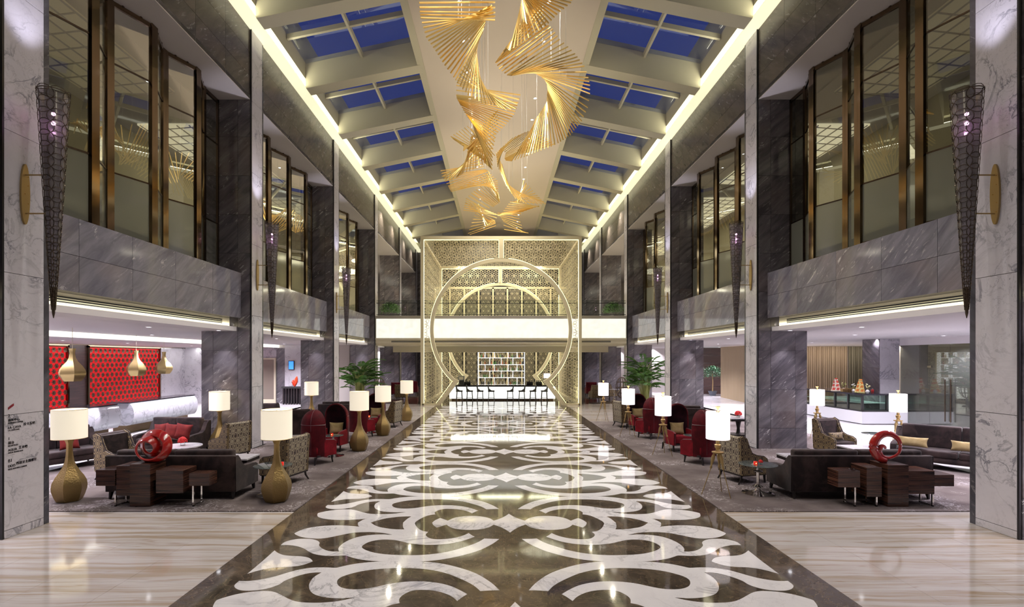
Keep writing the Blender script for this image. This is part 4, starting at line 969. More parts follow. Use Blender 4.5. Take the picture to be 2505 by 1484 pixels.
# ---- lamps (reception side gourds, cafe side tripods)
for px, py, lab in ((170, 1232, 'brass gourd floor lamp with lit drum shade at the front edge, beside the nearest column'), (677, 1233, 'hammered brass gourd lamp with lit drum shade at the front edge, beside the runner'),
        (879, 1105, 'brass gourd floor lamp behind the first pair of hooded chairs, beside the runner'), (937, 1067, 'brass gourd floor lamp beside the runner, between hooded chairs and the last wing chair'), (995, 1030, 'farthest brass gourd floor lamp, standing at the end of the carpet'),
        (537, 1105, 'brass gourd floor lamp in front of the second reception side column'), (762, 1038, 'brass gourd floor lamp in front of the third reception side column')):
    y = G(px, py)[1]+.18; x = at(px, y); gourd_lamp(lab, (x, y, .012), {170: .35, 677: .12}.get(px, 0))
for px, py, lab, rz in ((1756, 1211, 'tripod floor lamp with white lit drum shade nearest the viewer, beside the damask chair', .1), (1622, 1113, 'second tripod floor lamp along the runner, with lit white shade', .3), (1537, 1067, 'third tripod floor lamp along the runner, with lit white shade', .3),
        (1476, 1030, 'farthest tripod floor lamp along the runner, by the portal', .2), (1999, 1071, 'tripod floor lamp behind the dark armchair, cafe side', .5), (2197, 1098, 'tripod floor lamp behind the red snail sculpture, cafe side', .5)):
    x, y = G(px, py); tripod_lamp(lab, (x, y, .012), rz)
# ---- hooded chairs in facing pairs
Zc = .012
for px, d, rz, lab in ((772, 13.25, 148, 'crimson hooded chair with its back to the viewer, nearest on the reception side'), (822, 15.1, -16, 'crimson hooded chair facing the viewer, partner of the nearest one on the reception side'),
        (880, 17.6, 150, 'crimson hooded chair with its back to the viewer, far pair on the reception side'), (919, 19.6, -16, 'crimson hooded chair facing the viewer, far pair on the reception side'),
        (1716, 13.25, 212, 'crimson hooded chair with its back to the viewer, nearest on the cafe side'), (1657, 15.1, 16, 'crimson hooded chair facing the viewer, partner of the nearest one on the cafe side'),
        (1593, 17.4, 210, 'crimson hooded chair with its back to the viewer, far pair on the cafe side'), (1560, 19.4, 16, 'crimson hooded chair facing the viewer, far pair on the cafe side')):
    x = CAMX+(px-CX)*d/FPX; porter_chair(lab, (x, d, Zc), R(rz))
for px, d, lab in ((822, 15.1, 'striped gold cushion in the near hooded chair, reception side'), (919, 19.6, 'striped gold cushion in the far hooded chair, reception side'), (1657, 15.1, 'striped gold cushion in the near hooded chair, cafe side'), (1560, 19.4, 'striped gold cushion in the far hooded chair, cafe side')):
    cushion(lab, (CAMX+(px-CX)*d/FPX, d+.03, Zc+.63), .42, .36, .14, GOLDCUSH, 0, -.2)
for px, d, lab in ((815, 14.15, 'round pedestal table between the near hooded chairs, reception side'), (905, 18.6, 'round pedestal table between the far hooded chairs, reception side'), (1697, 14.2, 'round pedestal table between the near hooded chairs, cafe side'), (1581, 18.4, 'round pedestal table between the far hooded chairs, cafe side')):
    x = CAMX+(px-CX)*d/FPX; glass_table(lab, (x, d, Zc), .57, .28); candle('red votive on the pedestal table at %s' % lab.split(' between ')[1], (x, d-.1, Zc+.57))
# ---- patterned wing chairs
def at(px, d): return CAMX+(px-CX)*d/FPX
wing_chair('damask wing chair beside the nearest glass table and gourd lamp, reception side', (at(700, 11.2), 11.2, Zc), R(254))
wing_chair('damask wing chair beside the second reception side column', (at(565, 13.6), 13.6, Zc), R(246))
wing_chair('damask wing chair at the foot of the fourth gourd lamp, far reception side', (at(957, 20.3), 20.3, Zc), R(256))
wing_chair('damask wing chair behind the near hooded chair, turned to the viewer, reception side', (at(735, 17.2), 17.2, Zc), R(200), VELB)
wing_chair('damask wing chair beside the nearest tripod lamp, cafe side', (at(1812, 11.3), 11.3, Zc), R(106))
wing_chair('damask wing chair behind the third tripod lamp, far cafe side', (at(1527, 20.3), 20.3, Zc), R(104))
wing_chair('brown velvet armchair with patterned sides left of the red ring sculpture', (at(296, 11.6), 11.6, Zc), R(78), VELB, DAM)
wing_chair('dark velvet armchair with patterned sides holding a gold bolster, cafe side', (at(2038, 14.1), 14.1, Zc), R(14), VELB, DAM)
glass_table('round glass pedestal table by the second gourd lamp, reception side', (at(668, 10.1), 10.1, Zc), .59, .36)
glass_table('round glass pedestal table by the nearest tripod lamp, cafe side', (at(1854, 10.2), 10.2, Zc), .59, .36)
candle('red votive on the glass table by the nearest tripod lamp', (at(1848, 10.1), 10.1, Zc+.59)); candle('red votive on the glass table by the second gourd lamp', (at(690, 10.05), 10.05, Zc+.59))
flowerbowl('tiny red flowers on the glass table by the nearest tripod lamp', (at(1861, 10.2), 10.2, Zc+.59), .38)
# ---- sofas
sofa('long brown velvet sofa seen from behind, beyond the block console with the red ring', 2.5, (-6.45, 10.22, Zc), R(180), 2)
sofa('long brown velvet sofa seen from behind, beyond the block console with the red snail', 2.72, (6.78, 10.22, Zc), R(180), 2)
sofa('brown velvet sofa against the reception floor with red cushions', 1.75, (-9.5, 14.6, Zc), R(-6), 2, H=.90)
sofa('brown velvet corner sofa turned sideways at the reception end', 1.7, (-11.0, 12.6, Zc), R(62), 2, H=.90)
sofa('brown velvet sofa with two gold bolsters near the glass partition', 2.6, (11.0, 12.35, Zc), R(-48), 2, H=.92, armh=.60)
for i, (px, dz) in enumerate(((393, 14.05), (421, 14.0), (448, 13.98))):
    cushion('red square cushion on the reception sofa, %s' % ['farthest from the column', 'in the middle', 'nearest to the column'][i], (at(px, dz), dz, Zc+.70), .42, .42, .15, REDCUSH, R(-8+6*i), -.25, None, R((-6, 3, 8)[i]))
cushion('red cushion lying on the corner sofa by the reception', (-10.72, 12.55, Zc+.66), .40, .40, .15, REDCUSH, R(55), -.3)
cushion('gold bolster on the far end of the sofa near the glass partition', (10.15, 12.75, Zc+.62), .62, .24, .2, GOLDCUSH, R(-48), -.3)
cushion('gold bolster on the near end of the sofa near the glass partition', (10.85, 12.0, Zc+.62), .62, .24, .2, GOLDCUSH, R(-48), -.3)
cushion('patterned gold bolster in the dark armchair, cafe side', (at(2045, 13.9), 13.9, Zc+.58), .48, .22, .16, DAM, R(14), -.2)
t = thing('coffee_table', 'round white marble table with a red flower bowl before the reception sofa', 'table', (at(445, 12.9), 12.9, Zc))
M().lathe([(.43, .47), (.46, .475), (.46, .495), (.455, .50)], 40).obj('marble_top', WHITE_M, t); M().lathe([(.42, .36), (.42, .38)], 32, cap=False).obj('ring', CHROME, t)
M().lathe([(.25, 0), (.25, .015), (.05, .03), (.04, .45), (.12, .47)], 20).obj('pedestal', CHROME, t)
flowerbowl('red rose dome in a glass on the round marble table', (at(447, 12.9), 12.9, Zc+.50), 1.0)
side_table('square marble topped side table beside the long sofa, reception side', (at(590, 11.2), 11.2, Zc), .55, .6, .55)
side_table('square marble topped side table beside the long sofa, cafe side', (at(1950, 11.3), 11.3, Zc), .6, .62, .55)
side_table('low white marble coffee table behind the red snail sculpture', (at(2115, 12.9), 12.9, Zc), .9, .8, .45)
glass_table('round glass pedestal table beside the tripod lamp behind the snail sculpture', (at(2141, 14.3), 14.3, Zc), .6, .33)
x, d = at(1806, 18.0), 18.0
side_table('white topped side table with a red flower dome, behind the nearest tripod lamp', (x, d, Zc), .8, .7, .62); flowerbowl('red rose dome on the far side table, cafe side', (x, d, Zc+.62), 1.1)
sofa('brown velvet sofa behind the far hooded chairs, reception side', 1.6, (at(835, 20.6), 20.6, Zc), R(185), 2, H=.9)
sofa('brown velvet sofa behind the far hooded chairs, cafe side', 1.5, (at(1665, 18.3), 18.3, Zc), R(170), 2, H=.95)
wing_chair('dark armchair half hidden beside the second column, reception side', (at(664, 19.5), 19.5, Zc), R(180), VELB, VELB)
# ---- block consoles
def console(label, d, blocks, legs, x_shift=0):
    t = thing('block_console', label, 'console table', (blocks[0][0], d, Zc)); ox = blocks[0][0]
    for (xa, xb, za, zb, y0, y1) in blocks:
        o = M().rbox((xa-xb)/2, (xb-xa)/2, y0, y1, -(zb-za)/2, (zb-za)/2, .004, 1).obj('wood_block', WOOD, t, 20, loc=((xa+xb)/2-ox, 0, (za+zb)/2))
    for (x, z, ya, yb) in legs:
        m = M(); w_ = .028
        m.box(x-ox-w_/2, x-ox+w_/2, ya, ya+.03, 0, z).box(x-ox-w_/2, x-ox+w_/2, yb-.03, yb, 0, z).box(x-ox-w_/2, x-ox+w_/2, ya, yb, 0, .02); m.obj('leg_frame', CHROME, t, 0)
    xs = [l[0] for l in legs]; M().box(min(xs)-ox, max(xs)-ox, .06, .09, 0, .015).obj('base_bar', CHROME, t, 0)
k = 9.3/FPX; X = lambda p: CAMX+(p-CX)*k; Zp = lambda p: HC-(p-CY)*k-Zc
console('dark striped wood console of stepped blocks under the red ring sculpture', 9.3,
    [(X(234), X(281), Zp(1188), Zp(1149), .0, .40), (X(284), X(319.5), Zp(1212), Zp(1139), .0, .42), (X(319.8), X(370), Zp(1237), Zp(1134), -.03, .42), (X(381), X(448), Zp(1206), Zp(1149.5), .0, .42), (X(462), X(512), Zp(1188), Zp(1157), -.0, .26)],
    [(X(281.5), Zp(1200), .0, .30), (X(472), Zp(1188), .0, .30), (X(334), .02, -.02, .3)])
console('dark striped wood console of stepped blocks under the red snail sculpture', 9.3,
    [(X(2050), X(2104.7), Zp(1192), Zp(1151), .0, .30), (X(2120.5), X(2157.6), Zp(1215), Zp(1143), .0, .42), (X(2168.7), X(2220), Zp(1238), Zp(1136), -.03, .42), (X(2220.5), X(2286.4), Zp(1208), Zp(1151), .0, .42), (X(2286.7), X(2334.5), Zp(1189), Zp(1161), .0, .40)],
    [(X(2092), Zp(1192), .0, .30), (X(2145), Zp(1215), .0, .30), (X(2283), Zp(1208), .0, .3)])
# red ring sculpture: a twisted band
def band(pts, nrm, w, th, mat, name, label, loc, ws=None):
    m = M(); L = len(pts)
    for i in range(L):
        p = Vector(pts[i]); d = (Vector(pts[(i+1) % L])-Vector(pts[i-1])).normalized(); nn = Vector(nrm[i]); nn = (nn-d*nn.dot(d)).normalized(); b = d.cross(nn); ww = ws[i] if ws else w
        for a, c in ((-1, -1), (-.9, -1.5), (0, -2), (.9, -1.5), (1, -1), (1, 1), (.9, 1.5), (0, 2), (-.9, 1.5), (-1, 1)): m.v.append(tuple(p+b*a*ww/2+nn*c*th/4))
    n = 10
    for i in range(L):
        for j in range(n): a, b_ = i, (i+1) % L; m.f.append((a*n+j, a*n+(j+1) % n, b_*n+(j+1) % n, b_*n+j))
    m.m = [0]*len(m.f); o = m.obj(name, mat, None, 60, loc=loc); return tag(o, label, 'sculpture')
pts, nr = [], []
for i in range(96):     # double loop ribbon
    u = 4*math.pi*i/96; r = .205+.035*math.cos(u/2); off = .085*math.sin(u/2)
    pts.append((r*math.cos(u)+.05*math.cos(u/2), off*1.1, r*math.sin(u)*1.0+.03*math.sin(u/2))); nr.append((math.cos(u)*.8, -.6-.2*math.sin(u/2), math.sin(u)*.8))
cxx, czz = XZ(369, 1093, 9.5)
rs = band(pts, nr, .17, .045, REDLAC, 'ring_sculpture', 'glossy red looping ribbon sculpture on the wood console, reception side', (cxx, 9.5, Zc+Zp(1134)+.272)); rs.rotation_euler = (0, 0, R(6))
# red snail sculpture: spiral with swelling width
pts, rr_ = [], []; RT = [(0, .05), (.08, .075), (.18, .082), (.3, .062), (.42, .038), (.52, .026), (.62, .026), (.72, .045), (.84, .05), (1.0, .02)]
N = 90
for i in range(N):
    u = i/(N-1); a = R(-95)-u*R(560); rad = .255*(1-u)**.72+.03 if u > 0 else .26
    rad = .25-.215*max(0, (u-.52)/.48)**.8 if u > .52 else .25
    cx_ = .0 - .04*max(0, (u-.45))*2; pts.append((cx_+rad*math.cos(a), 0, rad*math.sin(a)-.10*max(0, (u-.5))*1.2)); rr_.append(next(a[1]+(b[1]-a[1])*(u-a[0])/(b[0]-a[0]) for a, b in zip(RT[:-1], RT[1:]) if u <= b[0]))
m = M(); m.tube(pts, rr_, 12); cxx, czz = XZ(2170, 1096, 9.5)
o = m.obj('snail_sculpture', REDLAC, None, 80, loc=(cxx, 9.5, Zc+Zp(1136)+.285)); tag(o, 'glossy red spiral snail sculpture on the wood console, cafe side', 'sculpture')
o.scale = (1, .8, 1)
# ------------------------------------------------------------------ reception side
def desk(label, y0, y1):
    t = thing('reception_desk', label, 'desk', (-13.45, y0, 0)); L = y1-y0
    prof = [(-.62, .30), (-.05, .30)] + [(.02+.20*math.sin(R(a)), .70-.40*math.cos(R(a))) for a in range(20, 165, 18)] + [(.0, 1.10), (-.62, 1.10)]
    n = int(L/.55); 
    for i in range(n):
        a, b = L*i/n+.004, L*(i+1)/n-.004
        M().prism([(x, z) for x, z in prof], a, b, 'y').obj('curved_panel', glow_desk, t, 30)
    M().box(-.70, .06, -.04, L+.04, 1.10, 1.14).obj('counter_top', DARKSTONE, t, 0); M().box(-.6, -.15, .1, L-.1, 0, .30).obj('plinth', BRONZE, t, 0)
gd = Nd('lit_white_marble'); p = gd.pos(9); v1 = gd.ramp(gd.noise(p, .8, 6, .6, 1.1), [(.47, 0), (.495, 1), (.51, 0)])
cc_ = gd.mix(gd.math('MULTIPLY', v1, .6), (.60, .60, .66), (.25, .25, .3)); glow_desk = gd.done(cc_, .15, em=cc_, ems=.05)
desk('curved white marble reception desk nearest the lobby entrance', 14.2, 17.7); desk('curved white marble reception desk nearer the column', 18.3, 22.2)
lamp('AREA', 'desk_wash', (-13.0, 18, .12), 15, (.9, .93, 1), .3, (0, R(200), 0), 8)
o = struct('wall_left_recess', 'dark wood recess and bronze framed red flower wall behind the reception desks', 'wall')
WX = -19.15
RED = glow('red_glowing_backing', (1, .01, .015), .50, .5, (.5, .005, .01))
FLW = plain('dark_bronze_flower', (.16, .085, .055), .35, .5)
def fmesh():
    m = M()
    for i in range(6):
        a = R(60*i); c = Vector((math.cos(a)*.05, math.sin(a)*.05)); 
        m.add([(.02, 0, 0), (.075, (c.x-math.sin(a)*.03)*1.45, (c.y+math.cos(a)*.03)*1.45), (.04, c.x*2.6, c.y*2.6), (.075, (c.x+math.sin(a)*.03)*1.45, (c.y-math.cos(a)*.03)*1.45)], [(0, 1, 2, 3)])
    m.lathe([(0, -.01), (.04, .02), (.0, .05)], 6, c=(.06, 0, 0)); return m
fm = fmesh().mesh('flower', FLW, 60)
for (ya, yb, lab) in ((19.0, 22.4, 'glowing red wall panel covered with bronze flowers, left of the dark recess'), (23.6, 28.5, 'glowing red wall panel covered with bronze flowers, right of the dark recess')):
    t = thing('flower_wall_panel', lab, 'wall panel', (WX, ya, 0)); nm = int((yb-ya)/1.22+.5); w_ = (yb-ya)/nm
    for i in range(nm): M().box(0, .02, i*w_+.01, (i+1)*w_-.01, .3, 3.22).obj('backing_panel', RED, t, 0)
    M().box(0, .12, -.08, 0, .3, 3.30).box(0, .12, yb-ya, yb-ya+.08, .3, 3.30).box(0, .12, -.08, yb-ya+.08, 3.22, 3.32).obj('frame', BRONZE, t, 0)
    cnt = 0; y = .12; rest = M(); src = fmesh()
    while y < yb-ya-.08:
        z = 3.08
        while z > .45:
            yy = y+(.13 if int(round((3.08-z)/.23)) % 2 else 0)
            if yy < yb-ya-.05:
                if cnt < 290: place('flower', fm, t, (.02, yy, z)); cnt += 1
                else: rest.add([(v[0]+.02, v[1]+yy, v[2]+z) for v in src.v], src.f)
            z -= .23
        y += .29
    if rest.v: rest.obj('flowers', FLW, t, 60, kind='stuff')
M().box(WX-.05, WX+.03, 22.5, 23.55, 0, 3.32).obj('recess_panel', WOODD, o, 0)
M().box(WX-.05, WX+.02, 18.0, 31.0, 3.32, 3.358).obj('cornice', BRONZD, o, 0)
lamp('AREA', 'wall_washer', (-18.3, 25, 3.33), 110, (1, .97, .95), .15, (0, R(15), 0), 14)
wb = struct('wall_back_reception', 'white marble wall with a gold framed doorway behind the reception aisle', 'wall')
slabs(wb, WHITE_M, 'marble_slab', 'y', 31.0, 0, 0, 0, 0, [-19.2, -18.0, -16.8, -15.6, -14.6], [0, 1.16, 2.32, 3.355])
slabs(wb, GRAN_L, 'granite_slab', 'y', 31.0, 0, 0, 0, 0, [-13.62, -13.12], [0, 1.16, 2.32, 3.355]); slabs(wb, WHITE_M, 'marble_slab', 'y', 31.0, 0, 0, 0, 0, [-13.12, -12.0, -11.0], [0, 3.53])
M().box(-14.6, -13.62, 30.98, 31.02, 2.75, 3.53).obj('marble_slab', WHITE_M, wb, 0); M().box(-19.2, -9.2, 31.05, 31.3, 0, 3.53).obj('backing', SOFF, wb, 0)
dr = thing('door_1', 'glass door in a pale gold frame seen between the second and third reception side columns', 'door', (-14.1, 30.9, 0), kind='structure')
M().box(-.48, -.38, -.04, .04, 0, 2.75).box(.38, .48, -.04, .04, 0, 2.75).box(-.38, .38, -.04, .04, 2.65, 2.75).box(-.38, .38, -.04, .04, 0, .25).obj('door_frame', CREAM, dr, 0)
M().box(-.38, .38, 0, .02, .25, 2.65).obj('glass', plain('brown_door_glass', (.20, .17, .14), .1), dr, 0)
t = thing('wall_screen', 'small blue wall mounted screen on the white marble wall', 'screen', (at(713, 30.9), 30.9, XZ(713, 893, 30.9)[1]))
M().rbox(-.17, .17, -.04, .04, -.27, .27, .01).obj('casing', BLACK, t); M().box(-.14, .14, -.05, -.041, -.24, .24).obj('display', glow('blue_display', (.05, .28, 1), 1.3), t, 0)
t = thing('hall_console', 'black fluted console table against the white marble wall', 'console table', (at(722, 30.3), 30.3, 0))
M().box(-.75, .75, -.2, .2, .95, 1.05).obj('top', BLACK, t, 0); M().box(-.7, .7, -.02, .18, .05, .95).obj('body', DARKSTONE, t, 0)
for i in range(9): M().lathe([(.05, 0), (.05, .95)], 8).obj('column_leg', BLACKW, t, loc=(-.64+i*.16, -.12, 0))
t = thing('red_vase', 'orange red flame shaped vase on the black console', 'vase', (at(721, 30.3), 30.3, 1.05))
M().tube([(0, 0, 0), (.03, 0, .12), (.07, 0, .3), (.10, 0, .48), (.14, 0, .62)], [.02, .07, .11, .08, .01], 10).obj('body', plain('orange_red_glaze', (.75, .06, .02), .2), t)
M().tube([(-.03, .03, 0), (-.08, .03, .12), (-.12, .03, .28), (-.10, .03, .42)], [.02, .06, .08, .01], 10).obj('petal', plain('orange_glaze_petal', (.65, .05, .02), .2), t)
PEN = []
for px, ytop, d, lab in ((177, 853, 13.6, 'gold gourd pendant nearest the entrance over the reception desks'), (333, 858, 17.6, 'gold gourd pendant over the gap between the reception desks'), (401, 861, 20.4, 'gold gourd pendant nearest the column over the reception desks')):
    x, z = XZ(px, ytop, d); t = thing('pendant_lamp', lab, 'lamp', (x, d, z-.86), .3, 'gold pendants over the reception')
    M().lathe([(.20, 0), (.25, .06), (.30, .15), (.315, .22), (.29, .31), (.22, .42), (.13, .52), (.08, .62), (.06, .74), (.07, .83), (.085, .87)], 6, cap=False).obj('shade', PEND, t, 30)
    M().bar((0, 0, .8), (0, 0, (3.53 if x > -13.5 else 3.36)-z+.86), .01).obj('cord', CREAM, t, 0); M().lathe([(0, .02), (.06, .04), (0, .10)], 10).obj('bulb', glow('pendant_bulb', (1, .85, .6), 5), t)
wd = struct('wall_wood_left', 'dark wood cladding wall between the third and fourth reception side columns', 'wall')
for i in range(5): M().box(-11.0+0, -9.1, 34.0, 34.1, .02+i*.71, .71+i*.71-.015).obj('wood_panel', WOODD, wd, 0)
# ------------------------------------------------------------------ cafe side
cw = struct('wall_back_cafe', 'wall with dark wood boards closing the cafe side', 'wall')
for i in range(6): M().box(15.2, 19.6, 39.0, 39.1, .02+i*.59, .59+i*.59-.012).obj('wood_board', WOODD, cw, 0)
M().box(9, 25, 41, 41.2, 0, 3.53).obj('backing', SOFF, cw, 0)
def curtain(label, xa, xb, y, col, ztop=3.50, n=None, yb=None):
    m = M(); W = xb-xa; n = n or int(W/.05); k = 6
    yb = yb if yb is not None else y
    for i in range(n*2+1):
        u = i/(n*2); x = xa+W*u; yy = y+(yb-y)*u+.07*math.sin(i*1.15)+.02*math.sin(i*.37)
        for z in (0.02, ztop): m.v.append((x, yy, z))
    for i in range(n*2): m.f.append((2*i, 2*i+2, 2*i+3, 2*i+1))
    m.m = [0]*len(m.f); return tag(m.obj('curtain', col, None, 70), label, 'curtain')
CU = plain('taupe_curtain', (.27, .21, .155), .8); CU2 = plain('gold_beige_curtain', (.34, .26, .16), .8); CU3 = plain('dark_olive_curtain', (.11, .10, .075), .8)
d = 33.0
curtain('wide taupe pleated curtain behind the pastry counter', at(1960, d), at(2072, d), d, CU); curtain('darker olive curtain gathered beside the taupe one', at(2073, d), at(2113, d), d-.1, CU3)
curtain('gold beige pleated curtain seen beyond the palm and third column', at(1787, 34), at(1840, 30), 35.5, CU2, n=26, yb=30); curtain('narrow grey green curtain gathered beside the gold beige one', at(1774, 36), at(1786, 36), 36, plain('grey_green_curtain', (.25, .25, .17), .8), n=8)
lamp('AREA', 'curtain_washer', (21, 32.0, 3.45), 170, (1, .86, .66), 10, (R(25), 0, 0), .2)
rb = struct('column_rear', 'rear cafe pillar faced in white marble and grey granite', 'column')
slabs(rb, WHITE_M, 'marble_slab', 'y', 21.4, 0, 0, 0, 0, [15.80, 16.62], [0, .12, 1.85, 3.53]); slabs(rb, GRAN_L, 'granite_slab', 'x', 15.80, 21.42, 22.4, 0, 0, 1, [0, 1.16, 2.32, 3.53])
M().box(15.83, 16.6, 21.45, 22.35, 0, 3.53).obj('core', SOFF, rb, 0)
gw = thing('glass_partition', 'grey glass partition with double doors and long bronze pull handles', 'partition', (16.62, 14.5, 0), kind='structure')
ys = [0, 1.7, 3.6, 4.5, 5.4, 6.85]
for i, (a, b) in enumerate(zip(ys[:-1], ys[1:])): M().box(0, .02, a+.006, b-.006, .01, 3.25).obj('glass_panel', GLT, gw, 0)
M().box(-.03, .1, 0, 6.85, 3.25, 3.53).obj('header', CEILW, gw, 0)
for y in (4.38, 4.62):
    for xx in (-.09, .09): M().bar((xx+.01, y, .35), (xx+.01, y, 1.93), .04, n=8).obj('pull_handle', BRONZD, gw, 0)
for y in (3.6, 5.4): M().box(-.02, .04, y-.09, y+.09, 2.35, 2.43).obj('hinge', CHROME, gw, 0)
M().box(17.2, 19.4, 14.0, 21.3, 0, .01).obj('room_floor', WHITE_F, fl, 0)
lamp('AREA', 'inner_room_light', (18.3, 17.5, 3.3), 70, (1, .97, .93), 1.5)
# pastry counter
t = thing('pastry_counter', 'pastry display counter with black framed glass case on a white base', 'counter', (14.75, 20.96, 0)); LX, LY = 2.2, 4.2
M().box(0, LX, 0, LY, 0.03, .52).obj('base', plain('white_lacquer', (.78, .78, .82), .15), t, 0); M().box(.05, LX, .05, LY, 0, .03).obj('plinth', BLACK, t, 0)
M().box(-.03, LX, -.03, LY, 1.20, 1.26).obj('top', DARKSTONE, t, 0); M().box(0, LX, 0, LY, .52, .58).obj('sill', BLACK, t, 0)
for y in (0, .84, 1.68, 2.52, 3.36, 4.12): M().box(0, .07, y, y+.07, .55, 1.2).obj('post', BLACK, t, 0)
for x in (1.0, 2.1): M().box(x, x+.06, 0, .07, .55, 1.2).obj('post', BLACK, t, 0)
for i in range(5): M().box(.02, .03, .07+i*.84, .84+i*.84, .58, 1.2).obj('case_glass', GLC, t, 0)
M().box(.07, LX, .02, .03, .58, 1.2).obj('case_glass', GLC, t, 0); M().box(.05, LX-.1, .1, LY-.1, .86, .875).obj('glass_shelf', glow('shelf_glass', (.55, .9, .8), .25, .1, (.4, .55, .5)), t, 0)
M().box(LX-.1, LX-.05, .1, LY-.1, .58, 1.2).obj('case_back', plain('case_back', (.10, .16, .17), .3), t, 0)
lamp('AREA', 'case_light', (15.6, 23, 1.17), 12, (.85, 1, .95), .3, sizey=3.6)
def cone_cake(label, loc, tilt, c1, c2):
    t = thing('cone_cake', label, 'cake', loc); ma, mb = plain(c1[0], c1[1], .5), plain(c2[0], c2[1], .5); ms = [M().lathe([(0, -.03), (.028, -.012), (.028, .012), (0, .03)], 8).mesh('macaron', q) for q in (ma, mb)]
    M().lathe([(.17, 0), (.16, .01), (.035, .56), (0, .58)], 16).obj('cone', mb, t)
    for r in range(11):
        rr = .165-.0125*r
        for i in range(max(5, int(rr*2*math.pi/.055))):
            a = i*2*math.pi/max(5, int(rr*2*math.pi/.055)); place('macaron', ms[(i+r) % 3 == 0 or r % 3 == 0], t, (math.cos(a)*rr, math.sin(a)*rr, .03+r*.052), (0, R(80), a))
    t.rotation_euler = (0, R(tilt), 0)
cone_cake('red and white cone cake standing on the pastry counter', (at(2045, 22.6), 22.6, 1.265), 0, ('red_glaze', (.55, .05, .03)), ('cream_icing', (.8, .72, .6)))
cone_cake('orange and yellow cone cake leaning slightly on the pastry counter', (at(2103, 21.5), 21.5, 1.265), 4, ('orange_glaze', (.70, .22, .03)), ('pale_yellow_icing', (.8, .7, .3)))
t = thing('cake_stand', 'row of small gold wooden stands on the pastry counter', 'stand', (at(2075, 22.2), 22.2, 1.265))
for i in range(4): M().box(-.3+i*.15, -.18+i*.15, -.08, .08, .12+.03*(i % 2), .14+.03*(i % 2)).box(-.29+i*.15, -.275+i*.15, -.07, .07, 0, .13).box(-.2+i*.15, -.185+i*.15, -.07, .07, 0, .13).obj('small_stand', BRASS, t, 0)
def posy(label, loc, col, k=1):
    t = thing('flower_vase', label, 'vase', loc); M().lathe([(.04*k, 0), (.065*k, .04*k), (.07*k, .08*k), (.03*k, .12*k), (.035*k, .14*k)], 14).obj('vase', plain('white_porcelain', (.8, .8, .8), .2), t)
    m = M(); f = M(); rnd = random.Random(int(loc[0]*99))
    for i in range(9):
        a = rnd.uniform(0, 6.28); p = Vector((math.cos(a)*.1*k*rnd.random(), math.sin(a)*.1*k*rnd.random(), (.22+.14*rnd.random())*k)); m.bar((0, 0, .12*k), p, .005)
        f.lathe([(0, -.02*k), (.022*k, 0), (0, .022*k)], 7, c=p)
    m.obj('stems', STEM, t, 0); f.obj('blossoms', plain('blossom_%d' % int(loc[0]*999), col, .6), t)
posy('white flowers in a small vase left of the orange cone cake', (at(2088, 22.0), 22.0, 1.265), (.85, .85, .8)); posy('yellow and white flowers in a round white vase at the counter corner', (at(2122, 21.3), 21.3, 1.265), (.85, .8, .4), 1.1)
posy('pale flowers on the far part of the pastry counter', (at(2064, 22.9), 22.9, 1.265), (.7, .75, .3))
t = thing('red_jar', 'small red jar at the right end of the pastry counter', 'jar', (at(2134, 21.6), 21.6, 1.265)); M().lathe([(.05, 0), (.06, .02), (.06, .12), (.04, .15)], 14).obj('body', REDLAC, t); M().lathe([(.045, .15), (.02, .18), (0, .19)], 12).obj('lid', BLACK, t)
# ------------------------------------------------------------------ plants and iron globes
palm('tall bamboo palm in a black pot before the fourth reception side column', (at(880, 27.6), 27.6, 0), 2.85, 110, 3)
palm('tall bamboo palm in a black pot before the fourth cafe side column', (at(1578, 27.6), 27.6, 0), 2.95, 110, 5)
bushy('feathery green tree in a grey pot by the dark wood wall, cafe side', (at(1743, 37.4), 37.4, 0), 2.25, .78, 4)
for px, lab in ((955, 'leafy green plant on the gallery beside the portal, reception side'), (1500, 'leafy green plant on the gallery beside the portal, cafe side')):
    bushy(lab, (at(px, 33.4), 33.4, 5.10), 1.15, .62, px, LEAF, False)
pl = struct('gallery_floor_back', 'upper floor slab behind the bridge ends', 'floor')
for s in (-1, 1): M().box(*sorted((s*4.9, s*9.0)), 33.3, 47, 4.4, 5.09).obj('slab', SOFF, pl, 0)
def globe(label, loc, k=1):
    t = thing('iron_globe', label, 'sculpture', loc); m = M()
    for i in range(6):
        a = R(30*i); m.tube([(.27*math.sin(u)*math.cos(a), .27*math.sin(u)*math.sin(a), .85+.47*math.cos(u)) for u in [2*math.pi*j/28 for j in range(28)]], .014, 4, closed=True)
    for z, r in ((.6, .235), (.85, .27), (1.1, .23)): m.tube([(r*math.cos(u), r*math.sin(u), z) for u in [2*math.pi*j/24 for j in range(24)]], .012, 4, closed=True)
    m.obj('cage', plain('dark_rusted_iron', (.08, .05, .035), .6, .5), t); M().lathe([(.16, 0), (.16, .03), (.03, .06), (.03, .38), (.06, .4)], 16).obj('stand', BLACKW, t)
    M().bar((-.2, 0, .6), (.22, .05, 1.15), .02).obj('arrow', BRASS, t); t.scale = (k, k, k)
globe('oval iron cage sculpture beside the portal, reception side', (at(928, 29.0), 29.0, 0), 1.25); globe('oval iron cage sculpture beside the portal, cafe side', (at(1521, 29.0), 29.0, 0), 1.25)
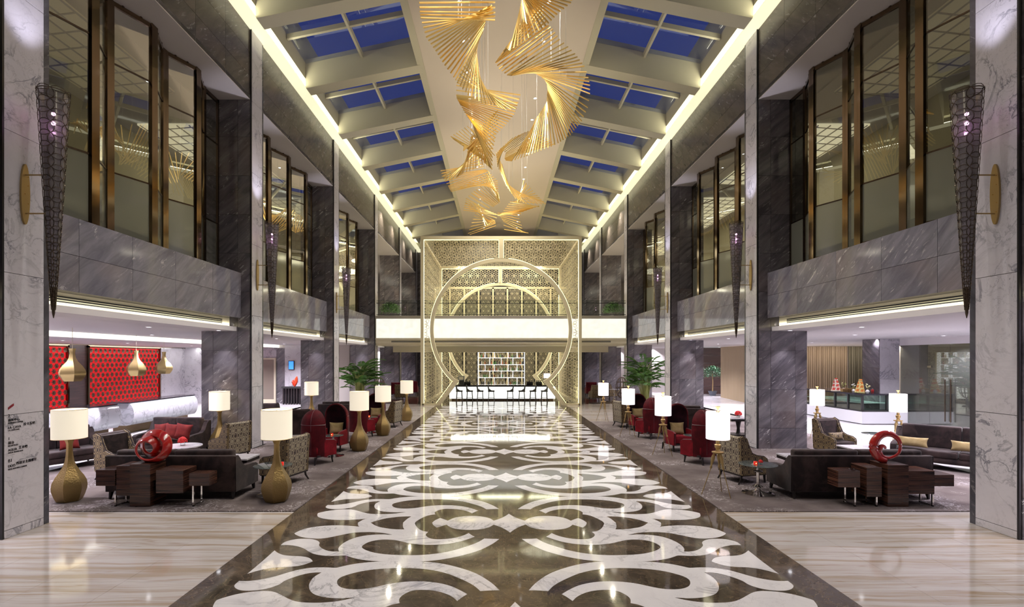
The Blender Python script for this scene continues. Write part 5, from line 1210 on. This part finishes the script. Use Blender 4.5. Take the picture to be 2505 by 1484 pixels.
# lounge far behind the portal
rc = random.Random(5)
for i, (px, d, rz, lab) in enumerate(((982, 33.5, 180, 'damask chair in the dark far lounge, reception side'), (1458, 33.0, 190, 'damask chair in the dark far lounge, cafe side, left one'), (1490, 34.5, 120, 'damask chair in the dark far lounge, cafe side, right one'))):
    wing_chair(lab, (at(px, d), d, 0), R(rz), DAM, DAM, 'wing chairs in the far lounge')
for px, d, lab in ((972, 36.5, 'low red armchair far behind the portal, reception side'), (1445, 37.0, 'low red armchair far behind the portal, cafe side'), (1010, 38.5, 'second low red armchair far behind the portal, reception side')):
    wing_chair(lab, (at(px, d), d, 0), R(180), VELR_SHADED, VELR_SHADED, 'red chairs in the far lounge')
glass_table('small chrome table in the dark far lounge, cafe side', (at(1502, 32.6), 32.6, 0), .75, .35, False)
# white cylinder lamp and drinks board on the bar
t = thing('table_lamp', 'white drum table lamp at the right end of the bar', 'lamp', (at(1338, 33.6), 33.6, .98)); M().lathe([(.22, .45), (.22, .75)], 24, cap=False).obj('shade', SHADE_R, t); M().lathe([(.12, 0), (.03, .03), (.03, .5)], 14).obj('stem', BRASS, t)
t = thing('bar_dispenser', 'grey metal coffee machine at the left end of the bar', 'machine', (at(1129, 33.6), 33.6, .98)); M().rbox(-.19, .19, -.2, .2, 0, .60, .02).obj('body', plain('grey_metal', (.25, .26, .25), .4, .6), t); M().box(-.14, .14, -.21, -.199, .36, .54).obj('panel', CREAM, t, 0); M().box(-.14, .14, -.25, -.199, .06, .3).obj('tray', BLACK, t, 0)
for i, px in enumerate((1144, 1296, 1318)):
    t = thing('bar_caddy', 'dark caddy on the bar counter, %s' % ['left, by the grey machine', 'right of the shelves', 'beside the white table lamp'][i], 'caddy', (at(px, 33.7), 33.7, .98)); M().rbox(-.2, .2, -.15, .15, 0, .2, .02).obj('tray', BLACK, t)
    for j in range(3): M().lathe([(.03, .2), (.045, .3)], 10, c=(-.12+.12*j, 0, 0)).obj('cup', plain('dark_cup', (.1, .08, .06), .3), t)
bpy.context.view_layer.update()
